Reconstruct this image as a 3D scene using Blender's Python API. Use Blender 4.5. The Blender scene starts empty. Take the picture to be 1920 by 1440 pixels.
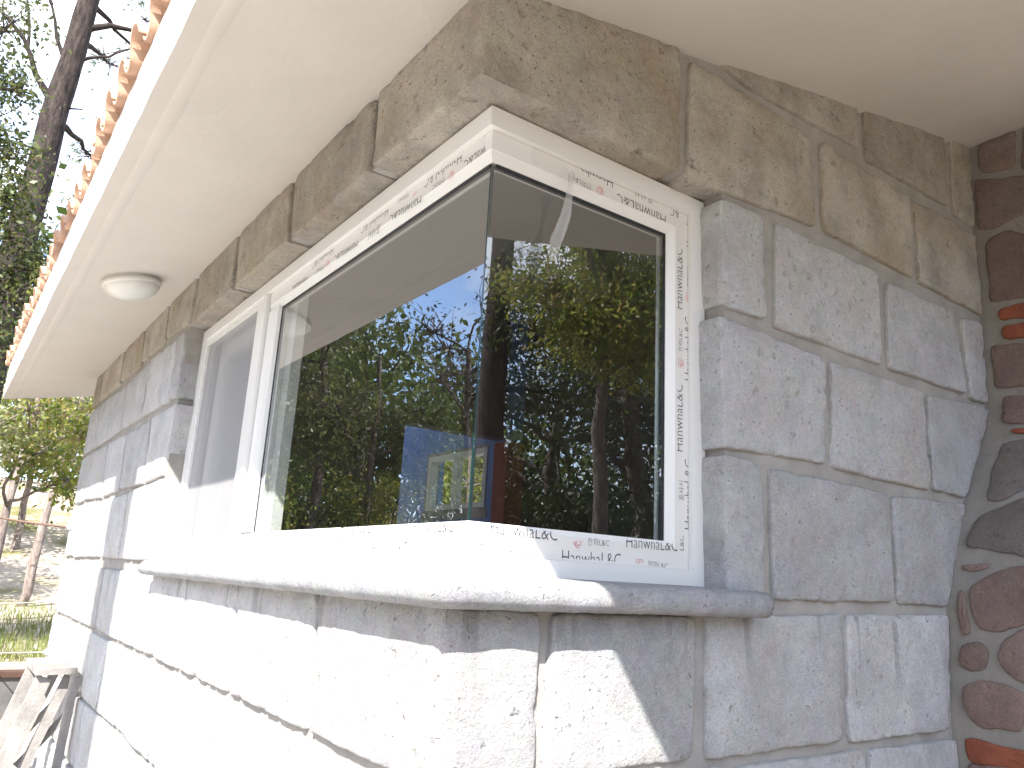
import bpy, bmesh, math, random
import numpy as np
from mathutils import Vector, Matrix, noise

# ------------------------------------------------------------------ camera, sky, sun, exposure
SC = bpy.context.scene
COL = SC.collection
cam_data = bpy.data.cameras.new('camera')
cam_data.sensor_width = 36.0
cam_data.lens = 1478.5 / 1920 * 36
cam_data.clip_start = 0.05
cam_data.clip_end = 2000
cam = bpy.data.objects.new('camera', cam_data)
COL.objects.link(cam)
RR = ((0.80847058, -0.58618118, 0.05260179), (0.18378865, 0.16655189, -0.96875291), (0.5591038, 0.79287584, 0.24238575))
CAM = (-0.986054, -1.557826, 1.535267)
M = Matrix.Identity(4)
for r in range(3):
    M[r][0], M[r][1], M[r][2], M[r][3] = RR[0][r], -RR[1][r], -RR[2][r], CAM[r]
cam.matrix_world = M
SC.camera = cam

CLOUDSEED = 3.0
SUN = Vector((-1.0, -1.02, 1.38)).normalized()          # towards the sun
world = bpy.data.worlds.new('World')
SC.world = world
world.use_nodes = True
wn = world.node_tree
bg = wn.nodes['Background']
sky = wn.nodes.new('ShaderNodeTexSky')
sky.sky_type = 'NISHITA'
sky.sun_disc = False
sky.sun_elevation = math.asin(SUN.z)
sky.sun_rotation = math.atan2(SUN.x, SUN.y)
sky.altitude = 2200
sky.air_density = 1.0
sky.dust_density = 2.5
# thin broken white cloud over the blue, added to whiten it and lift skylight
tc = wn.nodes.new('ShaderNodeTexCoord')
sepw = wn.nodes.new('ShaderNodeSeparateXYZ')
wn.links.new(tc.outputs['Generated'], sepw.inputs[0])
zz_ = wn.nodes.new('ShaderNodeMath'); zz_.operation = 'ADD'; zz_.inputs[1].default_value = 0.22
wn.links.new(sepw.outputs[2], zz_.inputs[0])
zm_ = wn.nodes.new('ShaderNodeMath'); zm_.operation = 'MAXIMUM'; zm_.inputs[1].default_value = 0.1
wn.links.new(zz_.outputs[0], zm_.inputs[0])
cmb = wn.nodes.new('ShaderNodeCombineXYZ')
for k_ in range(2):
    dv = wn.nodes.new('ShaderNodeMath'); dv.operation = 'DIVIDE'
    wn.links.new(sepw.outputs[k_], dv.inputs[0])
    wn.links.new(zm_.outputs[0], dv.inputs[1])
    wn.links.new(dv.outputs[0], cmb.inputs[k_])
cmb.inputs[2].default_value = CLOUDSEED
cn = wn.nodes.new('ShaderNodeTexNoise')
cn.inputs['Scale'].default_value = 1.1
cn.inputs['Detail'].default_value = 8
cn.inputs['Roughness'].default_value = 0.6
wn.links.new(cmb.outputs[0], cn.inputs['Vector'])
cr_ = wn.nodes.new('ShaderNodeValToRGB')
cr_.color_ramp.elements[0].position = 0.42
cr_.color_ramp.elements[0].color = (0, 0, 0, 1)
cr_.color_ramp.elements[1].position = 0.60
cr_.color_ramp.elements[1].color = (0.9, 0.9, 0.9, 1)
wn.links.new(cn.outputs[0], cr_.inputs[0])
cmx = wn.nodes.new('ShaderNodeMix'); cmx.data_type = 'RGBA'
wn.links.new(cr_.outputs[0], cmx.inputs[0])
wn.links.new(sky.outputs[0], cmx.inputs[6])
cmx.inputs[7].default_value = (3.4, 3.5, 3.7, 1)
wn.links.new(cmx.outputs[2], bg.inputs[0])
bg.inputs[1].default_value = 0.15
sl = bpy.data.lights.new('sun', 'SUN')
sl.energy = 3.0
sl.angle = math.radians(0.53)
sl.color = (1.0, 0.96, 0.9)
so = bpy.data.objects.new('sun', sl)
COL.objects.link(so)
so.rotation_euler = SUN.to_track_quat('Z', 'Y').to_euler()
SC.view_settings.view_transform = 'Standard'
SC.view_settings.look = 'None'
SC.view_settings.gamma = 1
SC.view_settings.use_curve_mapping = False
SC.view_settings.exposure = 2.5
SC.cycles.max_bounces = 10
SC.cycles.diffuse_bounces = 5
SC.cycles.transparent_max_bounces = 24
SC.cycles.use_denoising = True

QA=[[(0.565, 3.033), (1.267, 3.036), (1.215, 2.754), (0.555, 2.76)], [(1.314, 3.036), (1.947, 3.046), (1.921, 2.755), (1.267, 2.759)], [(1.986, 3.043), (2.646, 3.049), (2.617, 2.752), (1.979, 2.761)], [(2.699, 3.05), (3.296, 3.06), (3.234, 2.805), (2.737, 2.775)], [(3.339, 3.044), (3.973, 3.044), (3.909, 2.792), (3.288, 2.788)], [(3.999, 3.036), (4.628, 3.034), (4.602, 2.78), (3.921, 2.765)], [(4.708, 3.035), (5.562, 3.033), (5.466, 2.77), (4.633, 2.769)], [(2.776, 2.748), (2.932, 2.741), (2.905, 2.383), (2.735, 2.371)], [(2.964, 2.736), (3.585, 2.752), (3.593, 2.386), (2.923, 2.374)], [(3.605, 2.739), (4.279, 2.716), (4.226, 2.382), (3.618, 2.38)], [(4.31, 2.71), (5.351, 2.731), (5.386, 2.366), (4.261, 2.379)], [(2.716, 2.34), (3.267, 2.336), (3.218, 1.959), (2.776, 1.962)], [(3.315, 2.326), (3.966, 2.329), (3.924, 1.966), (3.24, 1.952)], [(4.04, 2.334), (4.656, 2.334), (4.544, 1.949), (3.952, 1.958)], [(4.69, 2.326), (5.36, 2.342), (5.402, 1.969), (4.585, 1.947)], [(2.78, 1.951), (3.593, 1.93), (3.554, 1.541), (2.745, 1.538)], [(3.635, 1.923), (4.27, 1.921), (4.19, 1.548), (3.602, 1.54)], [(4.346, 1.917), (5.36, 1.935), (5.383, 1.536), (4.25, 1.548)]]
QB=[[(0.679, 3.163), (1.315, 3.155), (1.319, 2.797), (0.661, 2.748)], [(0.776, 3.233), (1.631, 3.428), (1.63, 3.227), (0.956, 3.195)], [(1.688, 3.439), (2.327, 3.57), (2.33, 3.212), (1.683, 3.197)], [(2.392, 3.585), (2.603, 3.648), (2.552, 3.182), (2.369, 3.192)], [(1.377, 3.154), (1.991, 3.143), (1.98, 2.788), (1.371, 2.799)], [(2.041, 3.143), (2.567, 3.156), (2.543, 2.77), (2.023, 2.78)], [(0.812, 2.733), (1.026, 2.741), (1.031, 2.381), (0.822, 2.376)], [(1.094, 2.74), (1.715, 2.734), (1.7, 2.374), (1.074, 2.371)], [(1.764, 2.711), (2.276, 2.723), (2.342, 2.379), (1.742, 2.367)], [(2.352, 2.714), (2.529, 2.725), (2.517, 2.367), (2.367, 2.363)], [(0.802, 2.342), (1.335, 2.32), (1.32, 1.96), (0.812, 1.942)], [(1.378, 2.319), (1.983, 2.324), (1.99, 1.944), (1.358, 1.949)], [(2.017, 2.316), (2.542, 2.351), (2.256, 1.948), (2.006, 1.95)], [(0.811, 1.925), (0.986, 1.917), (0.99, 1.522), (0.822, 1.531)], [(1.029, 1.909), (1.684, 1.903), (1.684, 1.534), (1.027, 1.524)], [(1.715, 1.897), (2.242, 1.921), (2.044, 1.527), (1.711, 1.531)], [(0.205, 1.469), (0.689, 1.47), (0.677, 1.12), (0.193, 1.118)], [(0.735, 1.473), (1.367, 1.488), (1.353, 1.121), (0.735, 1.113)], [(1.393, 1.488), (2.044, 1.499), (1.996, 1.117), (1.38, 1.112)]]
QC=[('dark', [(-0.116, 3.596), (-0.272, 3.596), (-0.254, 3.418), (-0.116, 3.453)]), ('dark', [(-0.308, 3.59), (-0.413, 3.58), (-0.391, 3.313), (-0.289, 3.402)]), ('dark', [(-0.096, 3.429), (-0.197, 3.386), (-0.403, 3.338), (-0.389, 3.176), (-0.289, 3.191), (-0.214, 3.181), (-0.184, 3.159), (-0.097, 3.172)]), ('dark', [(-0.123, 3.103), (-0.196, 3.137), (-0.28, 3.084), (-0.372, 3.033), (-0.353, 2.803), (-0.258, 2.81), (-0.119, 2.829)]), ('brick', [(-0.143, 2.783), (-0.364, 2.783), (-0.359, 2.71), (-0.148, 2.728)]), ('brick', [(-0.153, 2.7), (-0.357, 2.697), (-0.352, 2.624), (-0.163, 2.635)]), ('dark', [(-0.107, 2.621), (-0.33, 2.584), (-0.315, 2.398), (-0.23, 2.423), (-0.113, 2.43)]), ('dark', [(-0.135, 2.387), (-0.304, 2.377), (-0.312, 2.251), (-0.142, 2.275)]), ('brick', [(-0.171, 2.237), (-0.331, 2.234), (-0.333, 2.211), (-0.178, 2.22)]), ('grey', [(-0.155, 2.176), (-0.316, 2.193), (-0.351, 2.014), (-0.284, 1.98), (-0.198, 1.926), (-0.155, 1.933), (-0.146, 2.066)]), ('grey', [(-0.139, 1.865), (-0.294, 1.936), (-0.381, 1.979), (-0.417, 1.701), (-0.326, 1.717), (-0.117, 1.754)]), ('dark', [(-0.101, 1.682), (-0.208, 1.688), (-0.205, 1.671), (-0.144, 1.656), (-0.105, 1.659)]), ('dark', [(-0.146, 1.603), (-0.192, 1.631), (-0.252, 1.668), (-0.328, 1.677), (-0.386, 1.672), (-0.398, 1.577), (-0.384, 1.521), (-0.334, 1.492), (-0.258, 1.462), (-0.187, 1.458), (-0.161, 1.505)]), ('dark', [(-0.107, 1.601), (-0.131, 1.579), (-0.152, 1.438), (-0.119, 1.426)]), ('dark', [(-0.112, 1.398), (-0.181, 1.419), (-0.204, 1.4), (-0.197, 1.329), (-0.145, 1.306), (-0.108, 1.323)]), ('dark', [(-0.247, 1.419), (-0.333, 1.475), (-0.406, 1.489), (-0.406, 1.343), (-0.377, 1.299), (-0.322, 1.299), (-0.264, 1.317), (-0.234, 1.349)]), ('dark', [(-0.116, 1.262), (-0.156, 1.281), (-0.207, 1.289), (-0.307, 1.267), (-0.308, 1.219), (-0.291, 1.144), (-0.151, 1.14), (-0.115, 1.199)]), ('brick', [(-0.115, 1.095), (-0.39, 1.081), (-0.385, 1.027), (-0.116, 1.021)])]
XC=[(2.59, 3.7), (2.57, 3.2), (2.555, 2.77), (2.53, 2.36), (2.43, 2.144), (2.257, 1.931), (2.14, 1.74), (2.06, 1.525), (2.03, 1.113), (2.03, 0.0)]
LETTERS=[('B', 0.085, 1.642, 0.29, 1.64, 'HanwhaL&C', 0, 0.62, 0.018), ('B', 0.359, 1.642, 0.017, 0, 'LOGO', 0, 0.6, 0.018), ('B', 0.392, 1.637, 0.467, 1.638, '한화L&C', 0, 1, 0.018), ('B', 0.53, 1.64, 0.728, 1.642, 'HanwhaL&C', 0, 0.62, 0.018), ('B', 0.308, 1.598, 0.51, 1.601, 'HanwhaL&C', 0.38, 1, 0.018), ('B', 0.582, 1.601, 0.016, 0, 'LOGO', 0.5, 1, 0.018), ('B', 0.612, 1.596, 0.689, 1.595, '한화L&C', 0.3, 1, 0.018), ('B', 0.136, 1.593, 0.217, 1.594, '홈샤시', 0.5, 1, 0.018), ('A', 0.279, 1.643, 0.076, 1.641, 'HanwhaL&C', 0, 0.62, 0.018), ('A', 0.427, 1.63, 0.362, 1.631, '홈샤시', 0, 1, 0.018), ('A', 0.728, 1.648, 0.524, 1.646, 'HanwhaL&C', 0, 0.62, 0.018), ('A', 0.884, 1.647, 0.795, 1.645, '한화L&C', 0, 0.8, 0.018), ('A', 0.504, 1.601, 0.297, 1.6, 'HanwhaL&C', 0.38, 1, 0.018), ('A', 0.681, 1.614, 0.016, 0, 'LOGO', 0.5, 1, 0.018), ('A', 0.648, 1.604, 0.568, 1.603, '한화L&C', 0.3, 1, 0.018), ('A', 0.943, 1.605, 0.744, 1.604, 'HanwhaL&C', 0.38, 1, 0.018), ('A', 0.097, 1.599, -0.055, 1.598, 'HanwhaL&C', 0.38, 1, 0.018), ('A', 0.222, 1.6, 0.155, 1.6, '홈샤시', 0.5, 1, 0.018), ('B', 0.749, 2.371, 0.749, 2.571, 'HanwhaL&C', 0, 0.68, 0.018), ('B', 0.741, 2.201, 0.016, 0, 'LOGO', 0, 1, 0.018), ('B', 0.749, 2.235, 0.749, 2.308, '한화L&C', 0, 1, 0.018), ('B', 0.75, 1.93, 0.75, 2.132, 'HanwhaL&C', 0, 0.68, 0.018), ('B', 0.755, 1.787, 0.755, 1.844, '홈샤시', 0, 1, 0.018), ('B', 0.754, 1.646, 0.755, 1.687, 'L&C', 0, 0.8, 0.018), ('B', 0.779, 2.151, 0.78, 2.352, 'HanwhaL&C', 0.4, 1, 0.018), ('B', 0.78, 2.452, 0.78, 2.52, '한화L&C', 0.3, 1, 0.018), ('B', 0.781, 2.587, 0.781, 2.688, 'Hanwha', 0.4, 1, 0.018), ('B', 0.778, 1.707, 0.779, 1.91, 'HanwhaL&C', 0.4, 1, 0.018), ('B', 0.774, 2.418, 0.016, 0, 'LOGO', 0.5, 1, 0.018), ('B', 0.449, 2.696, 0.324, 2.697, 'Hanwha', 0.35, 1, 0.018), ('B', 0.4, 2.649, 0.016, 0, 'LOGO', 0, 1, 0.018), ('B', 0.367, 2.657, 0.292, 2.659, '한화L&C', 0, 1, 0.018), ('B', 0.673, 2.661, 0.467, 2.665, 'HanwhaL&C', 0, 0.68, 0.018), ('B', 0.733, 2.692, 0.692, 2.691, '&C', 0.2, 1, 0.018), ('B', 0.616, 2.692, 0.543, 2.694, '홈샤시', 0.5, 1, 0.018), ('A', 0.169, 2.685, 0.376, 2.688, 'HanwhaL&C', 0.35, 1, 0.018), ('A', 0.22, 2.642, 0.016, 0, 'LOGO', 0, 1, 0.018), ('A', 0.256, 2.654, 0.326, 2.654, '한화L&C', 0, 1, 0.018), ('A', 0.046, 2.66, 0.154, 2.659, 'waL&C', 0, 0.68, 0.018), ('A', 0.476, 2.69, 0.55, 2.691, '한화L&C', 0.3, 1, 0.018), ('A', 0.438, 2.676, 0.016, 0, 'LOGO', 0.5, 1, 0.018), ('A', 0.392, 2.648, 0.596, 2.656, 'HanwhaL&C', 0, 0.68, 0.018), ('A', 0.614, 2.687, 0.813, 2.688, 'HanwhaL&C', 0.35, 1, 0.018), ('A', 0.665, 2.651, 0.749, 2.654, '홈샤시', 0, 1, 0.018), ('A', 0.836, 2.652, 1.034, 2.655, 'HanwhaL&C', 0, 0.68, 0.018), ('A', 1.056, 2.692, 1.255, 2.692, 'HanwhaL&C', 0.35, 1, 0.018), ('A', 1.097, 2.644, 0.016, 0, 'LOGO', 0, 1, 0.018), ('A', 1.124, 2.651, 1.206, 2.653, '한화L&C', 0, 1, 0.018), ('A', 1.291, 2.656, 1.46, 2.656, 'HanwhaL&C', 0, 0.68, 0.018)]
CORNER_A=[(0.533, 3.028), (0.493, 2.745), (0.566, 1.476), (0.491, 1.111)]
CORNER_B=[(0.647, 3.18), (0.614, 2.747), (0.15, 1.468), (0.177, 1.143)]
B7=[(1.673, 1.069), (1.174, 1.065)]
A5=[(3.98, 1.495), (1.301, 1.485), (1.252, 1.112), (0.593, 1.466), (0.546, 1.128), (4.351, 1.09), (0.895, 1.032)]

RNG = random.Random(11)
NP = np.random.default_rng(5)
FA, FB, G = -0.092, -0.085, 0.036

# ------------------------------------------------------------------ helpers
def link(o, parent=None):
    COL.objects.link(o)
    if parent is not None:
        o.parent = parent
    return o

def thing(name, label, cat, loc=(0, 0, 0), group=None):
    o = bpy.data.objects.new(name, None)
    o.empty_display_size = 0.1
    o.location = loc
    link(o)
    o['kind'] = 'thing'
    o['label'] = label
    o['category'] = cat
    if group:
        o['group'] = group
    return o

def tag(o, label, cat, group=None):
    o['kind'] = 'thing'
    o['label'] = label
    o['category'] = cat
    if group:
        o['group'] = group
    return o

def mesh_obj(name, verts, faces, mat, parent=None, smooth=False, mats=None, idx=None):
    me = bpy.data.meshes.new(name)
    me.from_pydata([tuple(v) for v in verts], [], faces)
    for m in (mats or [mat]):
        me.materials.append(m)
    if idx is not None:
        me.polygons.foreach_set('material_index', idx)
    if smooth:
        me.polygons.foreach_set('use_smooth', [True] * len(me.polygons))
    me.update()
    o = bpy.data.objects.new(name, me)
    link(o, parent)
    if parent is not None:
        o.matrix_parent_inverse = Matrix.Translation(-Vector(parent.location))
    return o

def box_vf(x0, x1, y0, y1, z0, z1):
    v = [(x0, y0, z0), (x1, y0, z0), (x1, y1, z0), (x0, y1, z0), (x0, y0, z1), (x1, y0, z1), (x1, y1, z1), (x0, y1, z1)]
    f = [(0, 3, 2, 1), (4, 5, 6, 7), (0, 1, 5, 4), (1, 2, 6, 5), (2, 3, 7, 6), (3, 0, 4, 7)]
    return v, f

class MB:
    def __init__(s):
        s.v, s.f = [], []
    def add(s, v, f):
        n = len(s.v)
        s.v += [tuple(p) for p in v]
        s.f += [tuple(i + n for i in q) for q in f]
        return s
    def box(s, *a):
        return s.add(*box_vf(*a))
    def tube(s, pts, rad, seg=6, cap=True):
        pts = [Vector(p) for p in pts]
        n = len(pts)
        up = Vector((0.31, 0.17, 0.93)).normalized()
        rings = []
        for i, p in enumerate(pts):
            d = (pts[min(i + 1, n - 1)] - pts[max(i - 1, 0)])
            d = d.normalized() if d.length > 1e-9 else Vector((0, 0, 1))
            a = d.cross(up)
            if a.length < 0.05:
                a = d.cross(Vector((1, 0, 0)))
            a.normalize()
            b = d.cross(a)
            r = rad[i] if hasattr(rad, '__len__') else rad
            rings.append([p + (a * math.cos(2 * math.pi * k / seg) + b * math.sin(2 * math.pi * k / seg)) * r for k in range(seg)])
        v = [q for rg in rings for q in rg]
        f = []
        for i in range(n - 1):
            for k in range(seg):
                k2 = (k + 1) % seg
                f.append((i * seg + k, i * seg + k2, (i + 1) * seg + k2, (i + 1) * seg + k))
        if cap:
            f.append(tuple(range(seg))[::-1])
            f.append(tuple((n - 1) * seg + k for k in range(seg)))
        return s.add(v, f)
    def bar(s, a, b, w, t, side=(0, 1, 0)):
        a, b = Vector(a), Vector(b)
        d = (b - a).normalized()
        n1 = Vector(side)
        n1 = (n1 - d * n1.dot(d)).normalized()
        n2 = d.cross(n1)
        v = [p + n1 * sx * t / 2 + n2 * sy * w / 2 for p in (a, b) for sx, sy in ((-1, -1), (1, -1), (1, 1), (-1, 1))]
        return s.add(v, [(0, 3, 2, 1), (4, 5, 6, 7), (0, 1, 5, 4), (1, 2, 6, 5), (2, 3, 7, 6), (3, 0, 4, 7)])
    def build(s, name, mat, parent=None, smooth=False):
        return mesh_obj(name, s.v, s.f, mat, parent, smooth)

def bevel(o, w, seg=2):
    bm = bmesh.new()
    bm.from_mesh(o.data)
    bmesh.ops.bevel(bm, geom=bm.edges[:], offset=w, segments=seg, affect='EDGES', profile=0.6)
    bm.to_mesh(o.data)
    bm.free()
    return o

# ------------------------------------------------------------------ materials
def new_mat(name):
    m = bpy.data.materials.new(name)
    m.use_nodes = True
    nt = m.node_tree
    return m, nt, nt.nodes['Principled BSDF']

def nd(nt, kind, **kw):
    n = nt.nodes.new(kind)
    for k, v in kw.items():
        if k.startswith('i_'):
            n.inputs[int(k[2:])].default_value = v
        else:
            setattr(n, k, v)
    return n

def ramp(nt, fac, stops):
    r = nt.nodes.new('ShaderNodeValToRGB')
    el = r.color_ramp.elements
    while len(el) < len(stops):
        el.new(0.5)
    for e, (p, c) in zip(el, stops):
        e.position = p
        e.color = (*c, 1) if len(c) == 3 else c
    nt.links.new(fac, r.inputs[0])
    return r

def noise_tex(nt, vec, scale, detail=5, rough=0.6):
    n = nt.nodes.new('ShaderNodeTexNoise')
    n.inputs['Scale'].default_value = scale
    n.inputs['Detail'].default_value = detail
    n.inputs['Roughness'].default_value = rough
    nt.links.new(vec, n.inputs['Vector'])
    return n

def mixc(nt, fac, a, b, mode='MIX'):
    n = nt.nodes.new('ShaderNodeMix')
    n.data_type = 'RGBA'
    n.blend_type = mode
    for val, sock in ((fac, n.inputs[0]), (a, n.inputs[6]), (b, n.inputs[7])):
        if hasattr(val, 'is_output'):
            nt.links.new(val, sock)
        elif isinstance(val, (int, float)):
            sock.default_value = val
        else:
            sock.default_value = (*val, 1)
    return n.outputs[2]

def simple(name, col, rough=0.6, bump=0.0, scale=60, var=0.0, metal=0.0, spec=0.5):
    m, nt, b = new_mat(name)
    b.inputs['Roughness'].default_value = rough
    b.inputs['Metallic'].default_value = metal
    b.inputs['Specular IOR Level'].default_value = spec
    b.inputs['Base Color'].default_value = (*col, 1)
    geo = nd(nt, 'ShaderNodeNewGeometry')
    if var:
        n = noise_tex(nt, geo.outputs['Position'], scale * 0.12, 6)
        lo = tuple(c * (1 - var) for c in col)
        hi = tuple(min(1, c * (1 + var * 0.7)) for c in col)
        r = ramp(nt, n.outputs[0], [(0.3, lo), (0.7, hi)])
        nt.links.new(r.outputs[0], b.inputs['Base Color'])
    if bump:
        n2 = noise_tex(nt, geo.outputs['Position'], scale, 6, 0.65)
        bp = nd(nt, 'ShaderNodeBump')
        bp.inputs['Strength'].default_value = bump
        bp.inputs['Distance'].default_value = 0.01
        nt.links.new(n2.outputs[0], bp.inputs['Height'])
        nt.links.new(bp.outputs[0], b.inputs['Normal'])
    return m

def stone_mat(name, base, stain, dark, pit=1.0, stainamt=0.35, streaks=False, blotch=0.5, con=1.0):
    m, nt, b = new_mat(name)
    b.inputs['Roughness'].default_value = 0.92
    b.inputs['Specular IOR Level'].default_value = 0.2
    geo = nd(nt, 'ShaderNodeNewGeometry')
    oi = nd(nt, 'ShaderNodeObjectInfo')
    pos = geo.outputs['Position']
    off = nd(nt, 'ShaderNodeVectorMath', operation='SCALE')
    comb = nd(nt, 'ShaderNodeCombineXYZ')
    for i in range(3):
        nt.links.new(oi.outputs['Random'], comb.inputs[i])
    off.inputs['Scale'].default_value = 17.0
    nt.links.new(comb.outputs[0], off.inputs[0])
    add = nd(nt, 'ShaderNodeVectorMath', operation='ADD')
    nt.links.new(pos, add.inputs[0])
    nt.links.new(off.outputs[0], add.inputs[1])
    p = add.outputs[0]
    n1 = noise_tex(nt, p, 5.5, 8, 0.62)
    n2 = noise_tex(nt, p, 42, 5, 0.7)
    n3 = noise_tex(nt, p, 2.3, 4, 0.55)
    c1 = ramp(nt, n1.outputs[0], [(0.28, tuple(c * (1 - 0.20 * con) for c in base)), (0.5, base), (0.74, tuple(min(1, c * (1 + 0.16 * con)) for c in base))])
    st = ramp(nt, n3.outputs[0], [(0.48, (0, 0, 0)), (0.68, (stainamt,) * 3)])
    c2 = mixc(nt, st.outputs[0], c1.outputs[0], stain)
    n9 = noise_tex(nt, p, 14, 4, 0.6)
    desat = nd(nt, 'ShaderNodeHueSaturation')
    desat.inputs['Saturation'].default_value = 0.55
    nt.links.new(n9.outputs['Color'], desat.inputs['Color'])
    c2 = mixc(nt, 0.18, c2, desat.outputs[0], 'OVERLAY')
    gr = ramp(nt, n2.outputs[0], [(0.3, (0.84,) * 3), (0.6, (1, 1, 1)), (0.8, (1.06,) * 3)])
    c3 = mixc(nt, 1.0, c2, gr.outputs[0], 'MULTIPLY')
    # per stone tone
    mr = nd(nt, 'ShaderNodeMapRange')
    mr.inputs['To Min'].default_value = 0.87
    mr.inputs['To Max'].default_value = 1.12
    nt.links.new(oi.outputs['Random'], mr.inputs['Value'])
    hsv = nd(nt, 'ShaderNodeHueSaturation')
    nt.links.new(mr.outputs[0], hsv.inputs['Value'])
    nt.links.new(c3, hsv.inputs['Color'])
    # pores
    v1 = nd(nt, 'ShaderNodeTexVoronoi', feature='F1')
    v1.inputs['Scale'].default_value = 46
    wob = noise_tex(nt, p, 30, 3)
    wadd = nd(nt, 'ShaderNodeVectorMath', operation='MULTIPLY_ADD')
    wadd.inputs[1].default_value = (0.045,) * 3
    nt.links.new(wob.outputs['Color'], wadd.inputs[0])
    nt.links.new(p, wadd.inputs[2])
    nt.links.new(wadd.outputs[0], v1.inputs['Vector'])
    pm = ramp(nt, n1.outputs[0], [(0.34, (0.15,) * 3), (0.60, (1, 1, 1))])
    pr = ramp(nt, v1.outputs['Distance'], [(0.07, (1, 1, 1)), (0.22, (0, 0, 0))])
    sel = ramp(nt, v1.outputs['Color'], [(0.42, (0, 0, 0)), (0.54, (1, 1, 1))])
    pores = nd(nt, 'ShaderNodeMath', operation='MULTIPLY')
    nt.links.new(pr.outputs[0], pores.inputs[0])
    nt.links.new(sel.outputs[0], pores.inputs[1])
    pores2 = nd(nt, 'ShaderNodeMath', operation='MULTIPLY')
    nt.links.new(pores.outputs[0], pores2.inputs[0])
    nt.links.new(pm.outputs[0], pores2.inputs[1])
    pf = nd(nt, 'ShaderNodeMath', operation='MULTIPLY', use_clamp=True)
    nt.links.new(pores2.outputs[0], pf.inputs[0])
    pf.inputs[1].default_value = 0.75 * pit
    c4 = mixc(nt, pf.outputs[0], hsv.outputs[0], dark)
    # larger pumice pits and flecks
    v2 = nd(nt, 'ShaderNodeTexVoronoi', feature='F1')
    v2.inputs['Scale'].default_value = 17
    nt.links.new(wadd.outputs[0], v2.inputs['Vector'])
    p2 = ramp(nt, v2.outputs['Distance'], [(0.10, (1, 1, 1)), (0.24, (0, 0, 0))])
    s2 = ramp(nt, v2.outputs['Color'], [(0.60, (0, 0, 0)), (0.66, (1, 1, 1))])
    f2 = nd(nt, 'ShaderNodeMath', operation='MULTIPLY')
    nt.links.new(p2.outputs[0], f2.inputs[0])
    nt.links.new(s2.outputs[0], f2.inputs[1])
    f3 = nd(nt, 'ShaderNodeMath', operation='MULTIPLY', i_1=0.42 * pit, use_clamp=True)
    nt.links.new(f2.outputs[0], f3.inputs[0])
    c4 = mixc(nt, f3.outputs[0], c4, tuple(0.5 * (d + s_) for d, s_ in zip(dark, stain)))
    nb = noise_tex(nt, p, 13, 8, 0.72)
    bl = ramp(nt, nb.outputs[0], [(0.60, (0, 0, 0)), (0.70, (min(1.0, 0.33 * blotch),) * 3)])
    c4 = mixc(nt, bl.outputs[0], c4, dark)
    ng = noise_tex(nt, p, 190, 3, 0.6)
    gg = ramp(nt, ng.outputs[0], [(0.33, (0.80,) * 3), (0.55, (1, 1, 1)), (0.75, (1.10,) * 3)])
    c4 = mixc(nt, 1.0, c4, gg.outputs[0], 'MULTIPLY')
    if streaks:
        sx = nd(nt, 'ShaderNodeVectorMath', operation='MULTIPLY')
        sx.inputs[1].default_value = (15, 15, 1.3)
        nt.links.new(pos, sx.inputs[0])
        sn = noise_tex(nt, sx.outputs[0], 1.0, 4, 0.5)
        sep = nd(nt, 'ShaderNodeSeparateXYZ')
        nt.links.new(pos, sep.inputs[0])
        zr = nd(nt, 'ShaderNodeMapRange')
        zr.inputs['From Min'].default_value = 1.20
        zr.inputs['From Max'].default_value = 1.47
        nt.links.new(sep.outputs[2], zr.inputs['Value'])
        zl = nd(nt, 'ShaderNodeMath', operation='LESS_THAN', i_1=1.49)
        nt.links.new(sep.outputs[2], zl.inputs[0])
        sr = ramp(nt, sn.outputs[0], [(0.57, (0, 0, 0)), (0.66, (0.55,) * 3)])
        m1 = nd(nt, 'ShaderNodeMath', operation='MULTIPLY')
        nt.links.new(sr.outputs[0], m1.inputs[0])
        nt.links.new(zr.outputs[0], m1.inputs[1])
        m2 = nd(nt, 'ShaderNodeMath', operation='MULTIPLY')
        nt.links.new(m1.outputs[0], m2.inputs[0])
        nt.links.new(zl.outputs[0], m2.inputs[1])
        c4 = mixc(nt, m2.outputs[0], c4, (0.17, 0.165, 0.16))
    nt.links.new(c4, b.inputs['Base Color'])
    # relief
    n4 = noise_tex(nt, p, 105, 8, 0.8)
    h1 = nd(nt, 'ShaderNodeMath', operation='MULTIPLY', i_1=0.95)
    nt.links.new(n4.outputs[0], h1.inputs[0])
    h2 = nd(nt, 'ShaderNodeMath', operation='MULTIPLY_ADD', i_1=0.8)
    nt.links.new(n2.outputs[0], h2.inputs[0])
    nt.links.new(h1.outputs[0], h2.inputs[2])
    h3a = nd(nt, 'ShaderNodeMath', operation='MAXIMUM')
    nt.links.new(pores2.outputs[0], h3a.inputs[0])
    nt.links.new(f2.outputs[0], h3a.inputs[1])
    h3 = nd(nt, 'ShaderNodeMath', operation='MULTIPLY_ADD', i_1=-1.1 * pit)
    nt.links.new(h3a.outputs[0], h3.inputs[0])
    nt.links.new(h2.outputs[0], h3.inputs[2])
    bp = nd(nt, 'ShaderNodeBump')
    bp.inputs['Strength'].default_value = 0.75
    bp.inputs['Distance'].default_value = 0.014
    nt.links.new(h3.outputs[0], bp.inputs['Height'])
    nt.links.new(bp.outputs[0], b.inputs['Normal'])
    return m

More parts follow.
